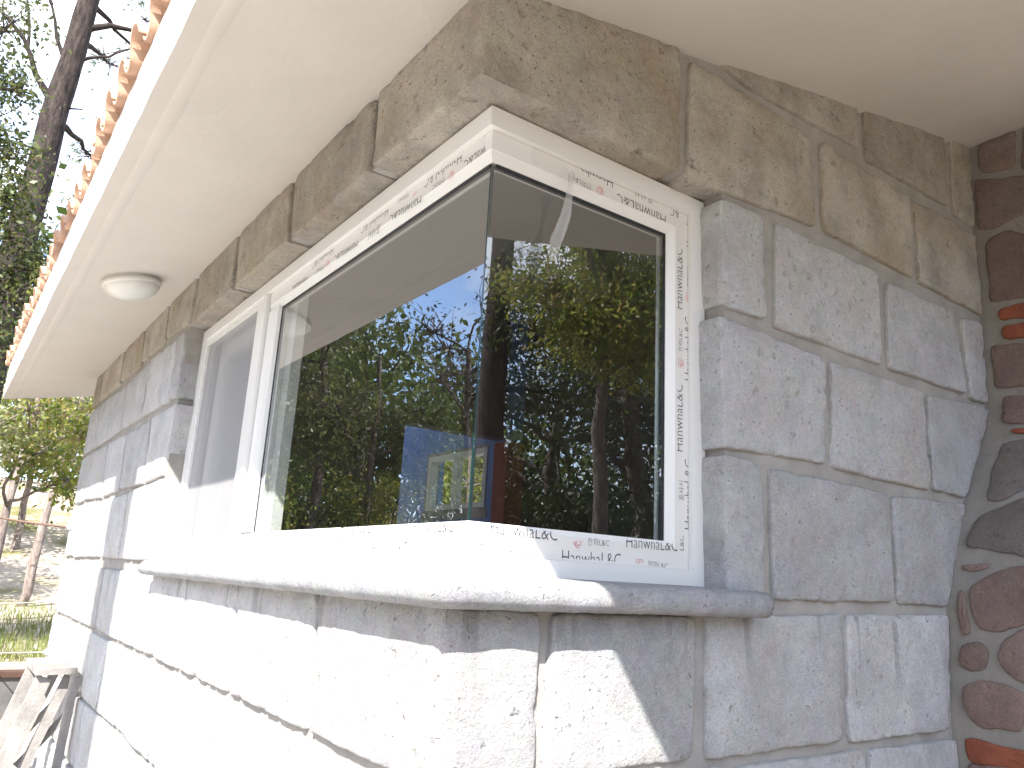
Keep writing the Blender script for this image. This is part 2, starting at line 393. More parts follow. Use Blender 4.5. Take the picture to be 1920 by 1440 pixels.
STONE = stone_mat('grey_tuff', (0.468, 0.466, 0.474), (0.45, 0.41, 0.375), (0.18, 0.168, 0.168), 0.85, 0.55, streaks=True, blotch=0.6)
LINTEL = stone_mat('stained_warmlit_tuff', (0.395, 0.365, 0.32), (0.325, 0.27, 0.195), (0.10, 0.08, 0.065), 0.85, 0.7, blotch=2.3, con=1.6)  # colour mixes yellowish stain with warm bounce light under the soffit
SILL = stone_mat('sill_tuff', (0.405, 0.41, 0.425), (0.38, 0.375, 0.365), (0.17, 0.165, 0.165), 0.8, 0.3)
MORTAR = simple('mortar', (0.30, 0.285, 0.265), 0.95, 0.5, 70, 0.18, spec=0.2)
RUBBLE_D = stone_mat('rubble_red_brown', (0.235, 0.17, 0.148), (0.215, 0.18, 0.16), (0.095, 0.072, 0.065), 0.6, 0.7, blotch=1.3)
RUBBLE_G = stone_mat('rubble_grey', (0.185, 0.165, 0.15), (0.175, 0.14, 0.125), (0.075, 0.065, 0.06), 0.6, 0.5, blotch=1.2)
BRICK = simple('red_brick', (0.24, 0.075, 0.042), 0.8, 0.5, 90, 0.3, spec=0.3)
GROUT = simple('rubble_mortar', (0.235, 0.22, 0.20), 0.95, 0.5, 60, 0.15, spec=0.2)
PLASTER = simple('cream_soffit_paint', (0.51, 0.478, 0.442), 0.85, 0.16, 26, 0.04, spec=0.25)
FASCIA = simple('white_fascia_paint', (0.62, 0.60, 0.57), 0.85, 0.2, 26, 0.05, spec=0.25)
TILE = simple('terracotta', (0.48, 0.30, 0.21), 0.85, 0.4, 80, 0.35, spec=0.25)
PVC = simple('white_pvc', (0.66, 0.655, 0.64), 0.28, 0.0)
FILM = simple('film_white', (0.64, 0.625, 0.605), 0.22, 0.06, 18)
INK = simple('grey_ink', (0.045, 0.043, 0.048), 0.5)
INKRED = simple('red_ink', (0.55, 0.05, 0.05), 0.5)
SEAL = simple('black_gasket', (0.012, 0.013, 0.016), 0.45)
SPACER = simple('spacer_aluminium', (0.55, 0.56, 0.57), 0.35, metal=0.6)
EDGE = simple('glass_edge', (0.008, 0.026, 0.028), 0.12)
LAMPW = simple('opal_lamp', (0.56, 0.56, 0.53), 0.3)
BLUE = simple('blue_paint', (0.14, 0.25, 0.53), 0.7, 0.2, 60, 0.15)
TERRA = simple('terracotta_paint', (0.42, 0.12, 0.085), 0.8, 0.2, 60, 0.12)
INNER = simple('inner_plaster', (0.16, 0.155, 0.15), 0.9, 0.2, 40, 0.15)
WOOD = simple('splattered_board', (0.25, 0.235, 0.22), 0.9, 0.6, 50, 0.35, spec=0.2)
CONCRETE = simple('shade_dark_concrete', (0.12, 0.115, 0.11), 0.95, 0.5, 30, 0.3, spec=0.2)  # darkened to put the trees' shade on the kerb into its colour
COPING = simple('brown_coping', (0.075, 0.042, 0.033), 0.9, 0.4, 40, 0.25, spec=0.2)
WHITEP = simple('white_pipe', (0.8, 0.8, 0.78), 0.4)
WIRE = simple('rusty_wire', (0.16, 0.10, 0.075), 0.7)
ROCK = simple('rubble_piece', (0.34, 0.31, 0.28), 0.95, 0.6, 30, 0.35)
GREYWIRE = simple('grey_post', (0.30, 0.28, 0.26), 0.9, 0.4, 40, 0.2)

def glass_mat(name, tint, r0, top):
    m = bpy.data.materials.new(name)
    m.use_nodes = True
    nt = m.node_tree
    nt.nodes.clear()
    out = nt.nodes.new('ShaderNodeOutputMaterial')
    geo = nt.nodes.new('ShaderNodeNewGeometry')
    dot = nd(nt, 'ShaderNodeVectorMath', operation='DOT_PRODUCT')
    nt.links.new(geo.outputs['Normal'], dot.inputs[0])
    nt.links.new(geo.outputs['Incoming'], dot.inputs[1])
    ab = nd(nt, 'ShaderNodeMath', operation='ABSOLUTE')
    nt.links.new(dot.outputs['Value'], ab.inputs[0])
    om = nd(nt, 'ShaderNodeMath', operation='SUBTRACT', i_0=1.0)
    nt.links.new(ab.outputs[0], om.inputs[1])
    pw = nd(nt, 'ShaderNodeMath', operation='POWER', i_1=4.0)
    nt.links.new(om.outputs[0], pw.inputs[0])
    ma = nd(nt, 'ShaderNodeMath', operation='MULTIPLY_ADD', i_1=top - r0, i_2=r0)
    nt.links.new(pw.outputs[0], ma.inputs[0])
    tr = nt.nodes.new('ShaderNodeBsdfTransparent')
    tr.inputs[0].default_value = (*tint, 1)
    gl = nt.nodes.new('ShaderNodeBsdfGlossy')
    gl.inputs['Roughness'].default_value = 0.0
    gl.inputs[0].default_value = (0.97, 0.98, 1.0, 1)
    mx = nt.nodes.new('ShaderNodeMixShader')
    nt.links.new(ma.outputs[0], mx.inputs[0])
    nt.links.new(tr.outputs[0], mx.inputs[1])
    nt.links.new(gl.outputs[0], mx.inputs[2])
    nt.links.new(mx.outputs[0], out.inputs[0])
    return m

GLASS = glass_mat('reflective_glass', (0.84, 0.87, 0.87), 0.20, 1.0)
PLAING = glass_mat('plain_glass', (0.8, 0.84, 0.82), 0.07, 0.9)

def veil_mat(name, col, alpha, rough=0.6, fine=None):
    m, nt, b = new_mat(name)
    b.inputs['Base Color'].default_value = (*col, 1)
    b.inputs['Roughness'].default_value = rough
    b.inputs['Alpha'].default_value = alpha
    return m
SCREEN = veil_mat('insect_mesh', (0.34, 0.34, 0.35), 0.62, 0.8)
PLASTIC = veil_mat('clear_peeled_film', (0.62, 0.62, 0.61), 0.40, 0.2)

def leaf_mat(name, cols, trans=0.35, rough=0.45):
    m, nt, b = new_mat(name)
    geo = nd(nt, 'ShaderNodeNewGeometry')
    r = ramp(nt, geo.outputs['Random Per Island'], [(i / (len(cols) - 1), c) for i, c in enumerate(cols)])
    nt.links.new(r.outputs[0], b.inputs['Base Color'])
    b.inputs['Roughness'].default_value = rough
    b.inputs['Specular IOR Level'].default_value = 0.4
    tl = nt.nodes.new('ShaderNodeBsdfTranslucent')
    h = nd(nt, 'ShaderNodeHueSaturation')
    h.inputs['Value'].default_value = 1.5
    h.inputs['Hue'].default_value = 0.485
    nt.links.new(r.outputs[0], h.inputs['Color'])
    nt.links.new(h.outputs[0], tl.inputs[0])
    mx = nt.nodes.new('ShaderNodeMixShader')
    mx.inputs[0].default_value = trans
    out = nt.nodes['Material Output']
    nt.links.new(b.outputs[0], mx.inputs[1])
    nt.links.new(tl.outputs[0], mx.inputs[2])
    nt.links.new(mx.outputs[0], out.inputs[0])
    return m

OAK = leaf_mat('oak_leaves', [(0.028, 0.042, 0.012), (0.05, 0.07, 0.02), (0.085, 0.105, 0.03), (0.13, 0.125, 0.045)], 0.42)
BRIGHT = leaf_mat('bright_leaves', [(0.07, 0.105, 0.015), (0.13, 0.17, 0.025), (0.20, 0.22, 0.04), (0.22, 0.16, 0.05)], 0.42)
DARKOAK = leaf_mat('shaded_oak_leaves', [(0.016, 0.024, 0.008), (0.03, 0.042, 0.012), (0.05, 0.062, 0.02)], 0.3)  # darker copy of the oak leaf colours, shade put into the leaves
DRY = leaf_mat('dusty_leaves', [(0.05, 0.045, 0.03), (0.075, 0.06, 0.042), (0.06, 0.075, 0.035), (0.11, 0.075, 0.055)], 0.25)
NEEDLE = leaf_mat('pine_needles', [(0.045, 0.07, 0.028), (0.075, 0.105, 0.035), (0.11, 0.135, 0.05)], 0.3)
SHRUB = leaf_mat('shrub_leaves', [(0.035, 0.055, 0.014), (0.07, 0.10, 0.025), (0.11, 0.135, 0.035)], 0.35)
GRASSM = leaf_mat('grass_blades', [(0.07, 0.12, 0.02), (0.14, 0.18, 0.04), (0.26, 0.24, 0.09)], 0.35, 0.6)
PALE = leaf_mat('washed_out_leaves', [(0.16, 0.19, 0.09), (0.27, 0.28, 0.15), (0.32, 0.30, 0.18)], 0.35)  # colours lifted to put the background's washed-out glare into the far trees

def bark_mat(name, a, b_):
    m, nt, b = new_mat(name)
    b.inputs['Roughness'].default_value = 0.95
    b.inputs['Specular IOR Level'].default_value = 0.15
    geo = nd(nt, 'ShaderNodeNewGeometry')
    sc = nd(nt, 'ShaderNodeVectorMath', operation='MULTIPLY')
    sc.inputs[1].default_value = (1, 1, 0.28)
    nt.links.new(geo.outputs['Position'], sc.inputs[0])
    n = noise_tex(nt, sc.outputs[0], 17, 7, 0.7)
    r = ramp(nt, n.outputs[0], [(0.36, a), (0.62, b_)])
    nt.links.new(r.outputs[0], b.inputs['Base Color'])
    bp = nd(nt, 'ShaderNodeBump')
    bp.inputs['Strength'].default_value = 0.9
    bp.inputs['Distance'].default_value = 0.04
    nt.links.new(n.outputs[0], bp.inputs['Height'])
    nt.links.new(bp.outputs[0], b.inputs['Normal'])
    return m
BARK = bark_mat('grey_bark', (0.045, 0.036, 0.03), (0.16, 0.135, 0.12))
PALEBARK = bark_mat('pale_bark', (0.13, 0.10, 0.09), (0.32, 0.27, 0.24))
PINEBARK = bark_mat('shaded_pine_bark', (0.016, 0.012, 0.011), (0.065, 0.05, 0.044))  # bark darkened to stand in for the crown's shade on the trunk

def ground_mat():
    m, nt, b = new_mat('dry_soil')
    b.inputs['Roughness'].default_value = 0.95
    b.inputs['Specular IOR Level'].default_value = 0.15
    geo = nd(nt, 'ShaderNodeNewGeometry')
    n1 = noise_tex(nt, geo.outputs['Position'], 0.45, 6, 0.6)
    n2 = noise_tex(nt, geo.outputs['Position'], 9, 7, 0.7)
    r1 = ramp(nt, n1.outputs[0], [(0.36, (0.17, 0.16, 0.07)), (0.48, (0.40, 0.34, 0.27)), (0.66, (0.52, 0.44, 0.40))])
    r2 = ramp(nt, n2.outputs[0], [(0.3, (0.65,) * 3), (0.6, (1, 1, 1)), (0.8, (1.15,) * 3)])
    c = mixc(nt, 1.0, r1.outputs[0], r2.outputs[0], 'MULTIPLY')
    nt.links.new(c, b.inputs['Base Color'])
    bp = nd(nt, 'ShaderNodeBump')
    bp.inputs['Strength'].default_value = 0.7
    bp.inputs['Distance'].default_value = 0.05
    nt.links.new(n2.outputs[0], bp.inputs['Height'])
    nt.links.new(bp.outputs[0], b.inputs['Normal'])
    return m
SOIL = ground_mat()
PORCH = simple('dark_porch_floor', (0.085, 0.07, 0.06), 0.9, 0.3, 40, 0.2)  # unseen floor, tone lowered to cut bounce onto the right soffit
PAVE = simple('pale_concrete_apron', (0.52, 0.49, 0.45), 0.95, 0.4, 30, 0.15, spec=0.2)  # pale tone raised to bounce light up to the left soffit

# ------------------------------------------------------------------ ground
def sstep(a, b, x):
    t = np.clip((x - a) / (b - a), 0, 1)
    return t * t * (3 - 2 * t)

def ground_z(x, y):
    x, y = np.asarray(x, float), np.asarray(y, float)
    z = 0.48 * sstep(7.75, 7.9, y) + 0.25 * sstep(8, 15, y) + 3.2 * sstep(14.5, 30, y)
    r = np.hypot(x, y)
    z = z + 2.5 * sstep(24, 70, r) * (1 - sstep(14, 25, y) * 0.5)
    return z + 0.05 * np.sin(x * 0.9 + 1) * np.cos(y * 0.7) * sstep(3, 9, r)

def build_ground():
    xs = np.concatenate([[-900, -400, -180, -90], np.arange(-60, -12, 3), np.arange(-12, 12.1, 0.6), np.arange(15, 61, 3), [90, 180, 400, 900]])
    ys = np.concatenate([[-900, -400, -180, -90], np.arange(-60, -12, 3), np.arange(-12, 7.6, 0.7), [7.7, 7.75, 7.78, 7.81, 7.84, 7.87, 7.9, 8.0], np.arange(8.4, 32, 0.7), np.arange(34, 61, 3), [90, 180, 400, 900]])
    X, Y = np.meshgrid(xs, ys)
    Z = ground_z(X, Y)
    v = np.stack([X, Y, Z], -1).reshape(-1, 3)
    nx, ny = len(xs), len(ys)
    f = [(j * nx + i, j * nx + i + 1, (j + 1) * nx + i + 1, (j + 1) * nx + i) for j in range(ny - 1) for i in range(nx - 1)]
    o = mesh_obj('ground', v, f, SOIL, smooth=True)
    o['kind'] = 'structure'
    ap = MB().box(-3.4, -0.72, -2.4, 6.6, -0.05, 0.058)
    ap.box(-0.72, -0.05, -0.05, 6.6, -0.05, 0.058)
    p = ap.build('pavement', PAVE)
    p['kind'] = 'structure'
    p = MB().box(-0.715, 3.6, -2.6, -0.055, -0.05, 0.062).build('porch_floor', PORCH)
    p['kind'] = 'structure'
build_ground()

# ------------------------------------------------------------------ stone wall
def fbm(p, s):
    return noise.noise(Vector(p) * s)

def patch(mb, q, plane, skirts, depth=0.10, bulge=0.003, rough=1.0, cell=0.017, nz=None, corner_side=None, r=0.0075, face=None):
    """one dressed stone face: q = (s, z) of TL, TR, BR, BL; returns the indices of the corner-side column"""
    W = max(math.dist(q[0], q[1]), math.dist(q[3], q[2]))
    Hh = max(math.dist(q[0], q[3]), math.dist(q[1], q[2]))
    nx = max(3, int(W / cell))
    ny = nz or max(3, int(Hh / cell))
    q = [Vector(p) for p in q]
    seed = RNG.random() * 50
    # denser rows near the rims so the arris rounds off
    def spaced(n, L):
        e = min(0.22, 0.009 / max(L, 0.02))
        t = [0, e * 0.35, e] + [e + (1 - 2 * e) * k / (n - 1) for k in range(1, n - 1)] + [1 - e, 1 - e * 0.35, 1]
        return t
    ta, tb = spaced(nx, W), spaced(ny, Hh)
    na, nb = len(ta), len(tb)
    base = len(mb.v)
    rc = 0.012 + 0.022 * RNG.random()
    def P(a, b, h, inner=0.0):
        top = q[0].lerp(q[1], a)
        bot = q[3].lerp(q[2], a)
        p = top.lerp(bot, b)
        return p
    pts = {}
    for j, b in enumerate(tb):
        for i, a in enumerate(ta):
            p = P(a, b, 0)
            dl, dr, dt, db = a * W, (1 - a) * W, b * Hh, (1 - b) * Hh
            if corner_side == 'L':
                dl_e = dl + 1
            else:
                dl_e = dl
            ed = min(dl_e, dr, dt, db)
            # rounded corners in plan
            for du, dv, c in ((dl_e, dt, 0), (dr, dt, 1), (dr, db, 2), (dl_e, db, 3)):
                if du < rc and dv < rc:
                    k = (1 - du / rc) * (1 - dv / rc)
                    ctr = (q[0] + q[1] + q[2] + q[3]) / 4
                    p = p + (ctr - p).normalized() * k * rc * 0.30
            nv = (p.x * 1.0, p.y * 1.0, seed)
            j1 = Vector((fbm(nv, 7), fbm((nv[0], nv[1], seed + 9), 7))) * 0.0040 + Vector((fbm(nv, 34), fbm((nv[0], nv[1], seed + 9), 34))) * 0.0017
            fade = 1.0
            if corner_side == 'L':
                fade = min(1, dl / 0.03)
            p = p + j1 * fade * rough
            t = min(1.0, ed / r)
            h = -r * (1 - math.sqrt(max(0, 1 - (1 - t) ** 2))) * 0.9
            cf = min(1.0, dl / 0.03) if corner_side == 'L' else 1.0
            h += ((fbm(nv, 5) * 0.004 + fbm(nv, 19) * 0.0022 + fbm(nv, 60) * 0.0012) * rough + bulge * min(1, ed / 0.06)) * cf
            chip = fbm((p.x, p.y, seed + 3), 13) * 0.8 + fbm((p.x, p.y, seed + 8), 37) * 0.5
            if ed < 0.022 and chip > 0.1 and cf == 1.0:
                h -= (chip - 0.1) * 0.036 * (1 - ed / 0.022)
            if corner_side == 'L':
                cr = 0.010
                if dl < cr:
                    h -= cr * (1 - dl / cr) ** 1.5
            pts[i, j] = (p.x, p.y, h)
    def to3(s, z, h):
        if face is not None:
            return face(s, z, h)
        return (FA - h, s, z) if plane == 'A' else (s, FB - h, z)
    flip = plane != 'A'
    for j in range(nb):
        for i in range(na):
            mb.v.append(to3(*pts[i, j]))
    def quad(a, b, c, d):
        mb.f.append((d, c, b, a) if flip else (a, b, c, d))
    for j in range(nb - 1):
        for i in range(na - 1):
            k = base + j * na + i
            quad(k, k + 1, k + 1 + na, k + na)
    rim = {'T': [(i, 0) for i in range(na)], 'B': [(i, nb - 1) for i in range(na)][::-1], 'L': [(0, j) for j in range(nb)][::-1], 'R': [(na - 1, j) for j in range(nb)]}
    for s in skirts:
        prev = [base + j * na + i for i, j in rim[s]]
        for dep in ((0.02, 0.05, depth) if depth > 0.06 else (depth,)):
            cur = []
            for i, j in rim[s]:
                x, y, h = pts[i, j]
                n_ = fbm((x * 1.3, y * 1.3, dep * 8 + seed), 17) * 0.0025
                dx, dy = {'T': (0, -n_), 'B': (0, n_), 'L': (n_, 0), 'R': (-n_, 0)}[s]
                cur.append(len(mb.v))
                mb.v.append(to3(x + dx, y + dy, h - dep))
            for k in range(len(prev) - 1):
                quad(prev[k + 1], prev[k], cur[k], cur[k + 1])
            prev = cur
    return [base + j * na for j in range(nb)]

wall = thing('stone_wall', 'house wall of grey stone blocks wrapping round the corner window', 'wall', (FA, FB, 0))

def block(q, plane, mat, name='stone_block', **kw):
    mb = MB()
    patch(mb, q, plane, 'TBLR', **kw)
    return mb.build(name, mat, wall, smooth=True)

def fill_row(z1, z0, a, b, L, start=0.0):
    out, s = [], a + start
    if start > 0.1:
        out.append((a, s - 0.025))
    while s < b - 0.05:
        e = min(b, s + L * RNG.uniform(0.85, 1.1))
        if b - e < 0.18:
            e = b
        out.append((s, e - 0.025))
        s = e
    return [[(x0, z1 + RNG.uniform(-.006, .006)), (x1, z1 + RNG.uniform(-.006, .006)), (x1, z0 + RNG.uniform(-.006, .006)), (x0, z0 + RNG.uniform(-.006, .006))] for x0, x1 in out]

for i, q in enumerate(QB):
    tan = i <= 5
    block(q, 'B', LINTEL if tan else STONE, 'lintel_block' if i == 0 else 'stone_block', rough=1.3)
for i, q in enumerate(QA):
    tan = i <= 6
    block(q, 'A', LINTEL if tan else STONE, 'lintel_block' if i <= 2 else 'stone_block')
# wall A under the sill: course at the sill, then the courses down to the ground
for s0, s1 in ((0.612, 1.286), (1.312, 1.962), (1.988, 2.63), (2.655, 3.28), (3.305, 3.955), (3.98, 4.64), (4.665, 5.38)):
    block([(s0, 1.478), (s1, 1.48), (s1 - 0.02, 1.123), (s0 - 0.03, 1.12)], 'A', STONE)
for z1, z0, st in ((1.092, 0.735, 0.42), (0.71, 0.36, 0.0), (0.335, -0.02, 0.35)):
    a0 = 0.30 if st else 0.58
    for q in fill_row(z1, z0, a0, 5.40, 0.66, 0.0):
        block(q, 'A', STONE)
for s0, s1 in ((0.84, 1.452), (1.486, 2.03)):
    block([(s0, 1.088), (s1, 1.082 if s1 > 1.5 else 1.088), (s1, 0.735), (s0, 0.735)], 'B', STONE, rough=1.3)
for z1, z0, a0 in ((0.71, 0.36, 0.30), (0.335, -0.02, 0.52)):
    for q in fill_row(z1, z0, a0, 2.03, 0.64):
        block(q, 'B', STONE, rough=1.3)
# far end quoins of wall A (seen edge on)
for k, z1 in enumerate((3.035, 2.73, 2.335, 1.93, 1.48, 1.09, 0.71, 0.335)):
    z0 = (2.77, 2.37, 1.96, 1.545, 1.12, 0.735, 0.36, -0.02)[k]
    x0 = max([q[1][0] for q in QA if abs(q[1][1] - z1) < 0.05] + [5.38])
    block([(x0 + 0.028, z1), (5.86, z1), (5.86, z0), (x0 + 0.028, z0)], 'A', LINTEL if k == 0 else STONE)

def corner_block(za, zb, zt_a, zt_b, sa, sb, sa2, sb2, mat, name='stone_block'):
    mb = MB()
    ny = 18
    ca = patch(mb, [(FB, za), (sa, zt_a[0]), (sa2, zt_a[1]), (FB, zb)], 'A', 'TBR', nz=ny, corner_side='L', rough=1.0)
    cb = patch(mb, [(FA, za), (sb, zt_b[0]), (sb2, zt_b[1]), (FA, zb)], 'B', 'TBR', nz=ny, corner_side='L', rough=1.3)
    for k in range(len(ca) - 1):
        mb.f.append((ca[k], ca[k + 1], cb[k + 1], cb[k]))
    # underside / top cap behind the arris
    return mb.build(name, mat, wall, smooth=True)
corner_block(3.05, 2.758, (3.035, 2.76), (3.185, 2.752), 0.535, 0.625, 0.528, 0.632, LINTEL, 'lintel_block')
corner_block(1.478, 1.12, (1.478, 1.122), (1.47, 1.12), 0.585, 0.168, 0.548, 0.172, STONE)
corner_block(1.092, 0.735, (1.09, 0.735), (1.09, 0.735), 0.28, 0.81, 0.28, 0.81, STONE)
corner_block(0.71, 0.36, (0.71, 0.36), (0.71, 0.36), 0.56, 0.275, 0.56, 0.275, STONE)
corner_block(0.335, -0.02, (0.335, -0.02), (0.335, -0.02), 0.28, 0.495, 0.28, 0.495, STONE)

def core():
    """mortar core with the window opening left out"""
    m = MB()
    ra, rb = FA + 0.018, FB + 0.018
    T = 0.13
    SL = lambda x: 3.045 + 0.215 * x + 0.03
    def wedge(x0, x1, y0, y1, z0):
        v = [(x0, y0, z0), (x1, y0, z0), (x1, y1, z0), (x0, y1, z0), (x0, y0, SL(x0)), (x1, y0, SL(x1)), (x1, y1, SL(x1)), (x0, y1, SL(x0))]
        m.add(v, box_vf(0, 1, 0, 1, 0, 1)[1])
    m.box(ra, T, rb, 5.85, -0.1, 1.53)                 # A below
    m.box(ra, T, 2.757, 5.85, 1.53, 2.768)             # A left of the window
    wedge(ra, T, rb, 5.85, 2.768)                      # A above
    m.box(T, 2.75, rb, 0.13, -0.1, 1.53)               # B below
    m.box(0.837, 2.75, rb, 0.13, 1.53, 2.768)          # B right
    wedge(T, 2.75, rb, 0.13, 2.768)                    # B above
    return m.build('mortar_core', MORTAR, wall)
core()

def sill():
    prof = []
    # (d outward from frame plane, z)
    prof.append((-0.06, 1.553))
    prof.append((0.0, 1.549))
    prof.append((0.06, 1.546))
    prof.append((0.115, 1.543))
    for k in range(9):
        a = math.pi / 2 - k * math.pi / 8
        prof.append((0.137 + 0.034 * math.cos(a), 1.508 + 0.034 * math.sin(a)))
    prof.append((0.10, 1.476))
    prof.append((0.03, 1.478))
    st = []
    yl, xr = 2.62, 0.94
    nA, nB = 70, 34
    for k in range(nA + 1):
        st.append(('A', yl + (0 - yl) * k / nA))
    for k in range(1, nB + 1):
        st.append(('B', xr * k / nB))
    v, f = [], []
    np_ = len(prof)
    for kind, t in st:
        for d, z in prof:
            corner = (t == 0)
            # the ends of the nose are rounded off
            end = (yl - t) if kind == 'A' else (xr - t)
            dd = d
            if end < 0.035 and d > 0.06:
                dd = 0.06 + (d - 0.06) * math.sqrt(max(0.0, 1 - (1 - end / 0.035) ** 2)) 
            if kind == 'A':
                # towards the corner the A strip is mitred
                p = Vector((-dd, t if not corner else -dd, z))
                if not corner and t < 0.14:
                    p.y = t - dd * (1 - t / 0.14)
            else:
                p = Vector((t, -dd, z))
                if t < 0.14:
                    p.x = t - dd * (1 - t / 0.14)
            nn = noise.noise_vector(p * 22) * 0.0025 + noise.noise_vector(p * 70) * 0.0012
            if d < 0.02:
                nn = Vector((0, 0, 0))
            v.append(p + nn)
    n = len(st)
    for i in range(n - 1):
        for k in range(np_ - 1):
            f.append((i * np_ + k, i * np_ + k + 1, (i + 1) * np_ + k + 1, (i + 1) * np_ + k))
    f.append(tuple(range(np_)))
    f.append(tuple(((n - 1) * np_ + k) for k in range(np_))[::-1])
    return mesh_obj('window_sill', v, f, SILL, wall, smooth=True)
sill()

# ------------------------------------------------------------------ rubble chimney
zz = np.array([p[1] for p in XC][::-1])
xx = np.array([p[0] for p in XC][::-1])
def xc(z):
    return float(np.interp(z, zz, xx))
chim = thing('chimney', 'rubble stone and red brick chimney breast beside the grey block wall', 'chimney', (2.3, -0.5, 0))
def chimney():
    v, f = [], []
    lev = [-0.05, 0.4, 0.8, 1.113, 1.3, 1.525, 1.63, 1.74, 1.84, 1.931, 2.04, 2.144, 2.25, 2.36, 2.56, 2.77, 3.0, 3.2, 3.5, 3.62]
    y0, y1 = -0.95, -0.03
    for z in lev:
        x = xc(z)
        v += [(x, y1, z), (x, y0, z), (3.2, y0, z), (3.2, y1, z)]
    for k in range(len(lev) - 1):
        b = k * 4
        for j in range(4):
            j2 = (j + 1) % 4
            f.append((b + j, b + j2, b + 4 + j2, b + 4 + j))
    mesh_obj('mortar_bed', v, f, GROUT, chim)
    def rub(poly, mat, name, h=0.022):
        P = [Vector(p) for p in poly]
        c = sum(P, Vector((0, 0))) / len(P)
        # resample the outline
        out = []
        for i in range(len(P)):
            a, b = P[i], P[(i + 1) % len(P)]
            n = max(1, int((b - a).length / 0.022))
            for k in range(n):
                out.append(a.lerp(b, k / n))
        # smooth once so corners are knocked off
        for _ in range(1):
            out = [(out[i - 1] + out[i] * 2 + out[(i + 1) % len(out)]) / 4 for i in range(len(out))]
        sd = RNG.random() * 40
        vv, ff = [], []
        rings = ((1.06, -0.03), (1.05, 0.4), (1.02, 0.85), (0.97, 1.0), (0.62, 1.04), (0.3, 1.05))
        n = len(out)
        for s, hh in rings:
            for p in out:
                w = c + (p - c) * s
                w = w + Vector((fbm((w.x, w.y, sd), 18), fbm((w.x, w.y, sd + 5), 18))) * 0.007 + Vector((fbm((w.x, w.y, sd), 55), fbm((w.x, w.y, sd + 5), 55))) * 0.003
                hz = (h * hh if hh > 0 else -0.03) + (fbm((w.x, w.y, sd), 11) * 0.008 + fbm((w.x, w.y, sd), 40) * 0.003 if hh > 0.5 else 0)
                vv.append((xc(w.y) - hz, w.x, w.y))
        for r in range(len(rings) - 1):
            for i in range(n):
                j = (i + 1) % n
                ff.append((r * n + i, r * n + j, (r + 1) * n + j, (r + 1) * n + i))
        vv.append((xc(c.y) - h * 1.08, c.x, c.y))
        for i in range(n):
            ff.append(((len(rings) - 1) * n + i, (len(rings) - 1) * n + (i + 1) % n, len(vv) - 1))
        mesh_obj(name, vv, ff, mat, chim, smooth=True)
    for kind, poly in QC:
        if kind == 'brick':
            rub(poly, BRICK, 'brick', 0.012)
        else:
            rub(poly, RUBBLE_D if kind == 'dark' else RUBBLE_G, 'rubble_stone', 0.010)
    # the rest of the breast, towards the camera and below the picture
    cols = [(-0.72, -0.44), (-0.93, -0.75)]
    z = 0.02
    while z < 3.5:
        hgt = RNG.uniform(0.17, 0.28)
        for a, b in cols:
            m_ = RNG.choice([RUBBLE_D, RUBBLE_D, RUBBLE_G])
            y = RNG.uniform(-.02, .02)
            rub([(a, z + .02 + y), (b - .0, z + .01), (b + .01, z + hgt - .03), ((a + b) / 2, z + hgt - .01 + y), (a + .01, z + hgt - .04)][::-1], m_, 'rubble_stone')
        if z < 0.85:
            rub([(-.4, z + .02), (-.13, z + .03), (-.12, z + hgt - .05), (-.38, z + hgt - .02)][::-1], RUBBLE_D, 'rubble_stone')
        z += hgt
chimney()

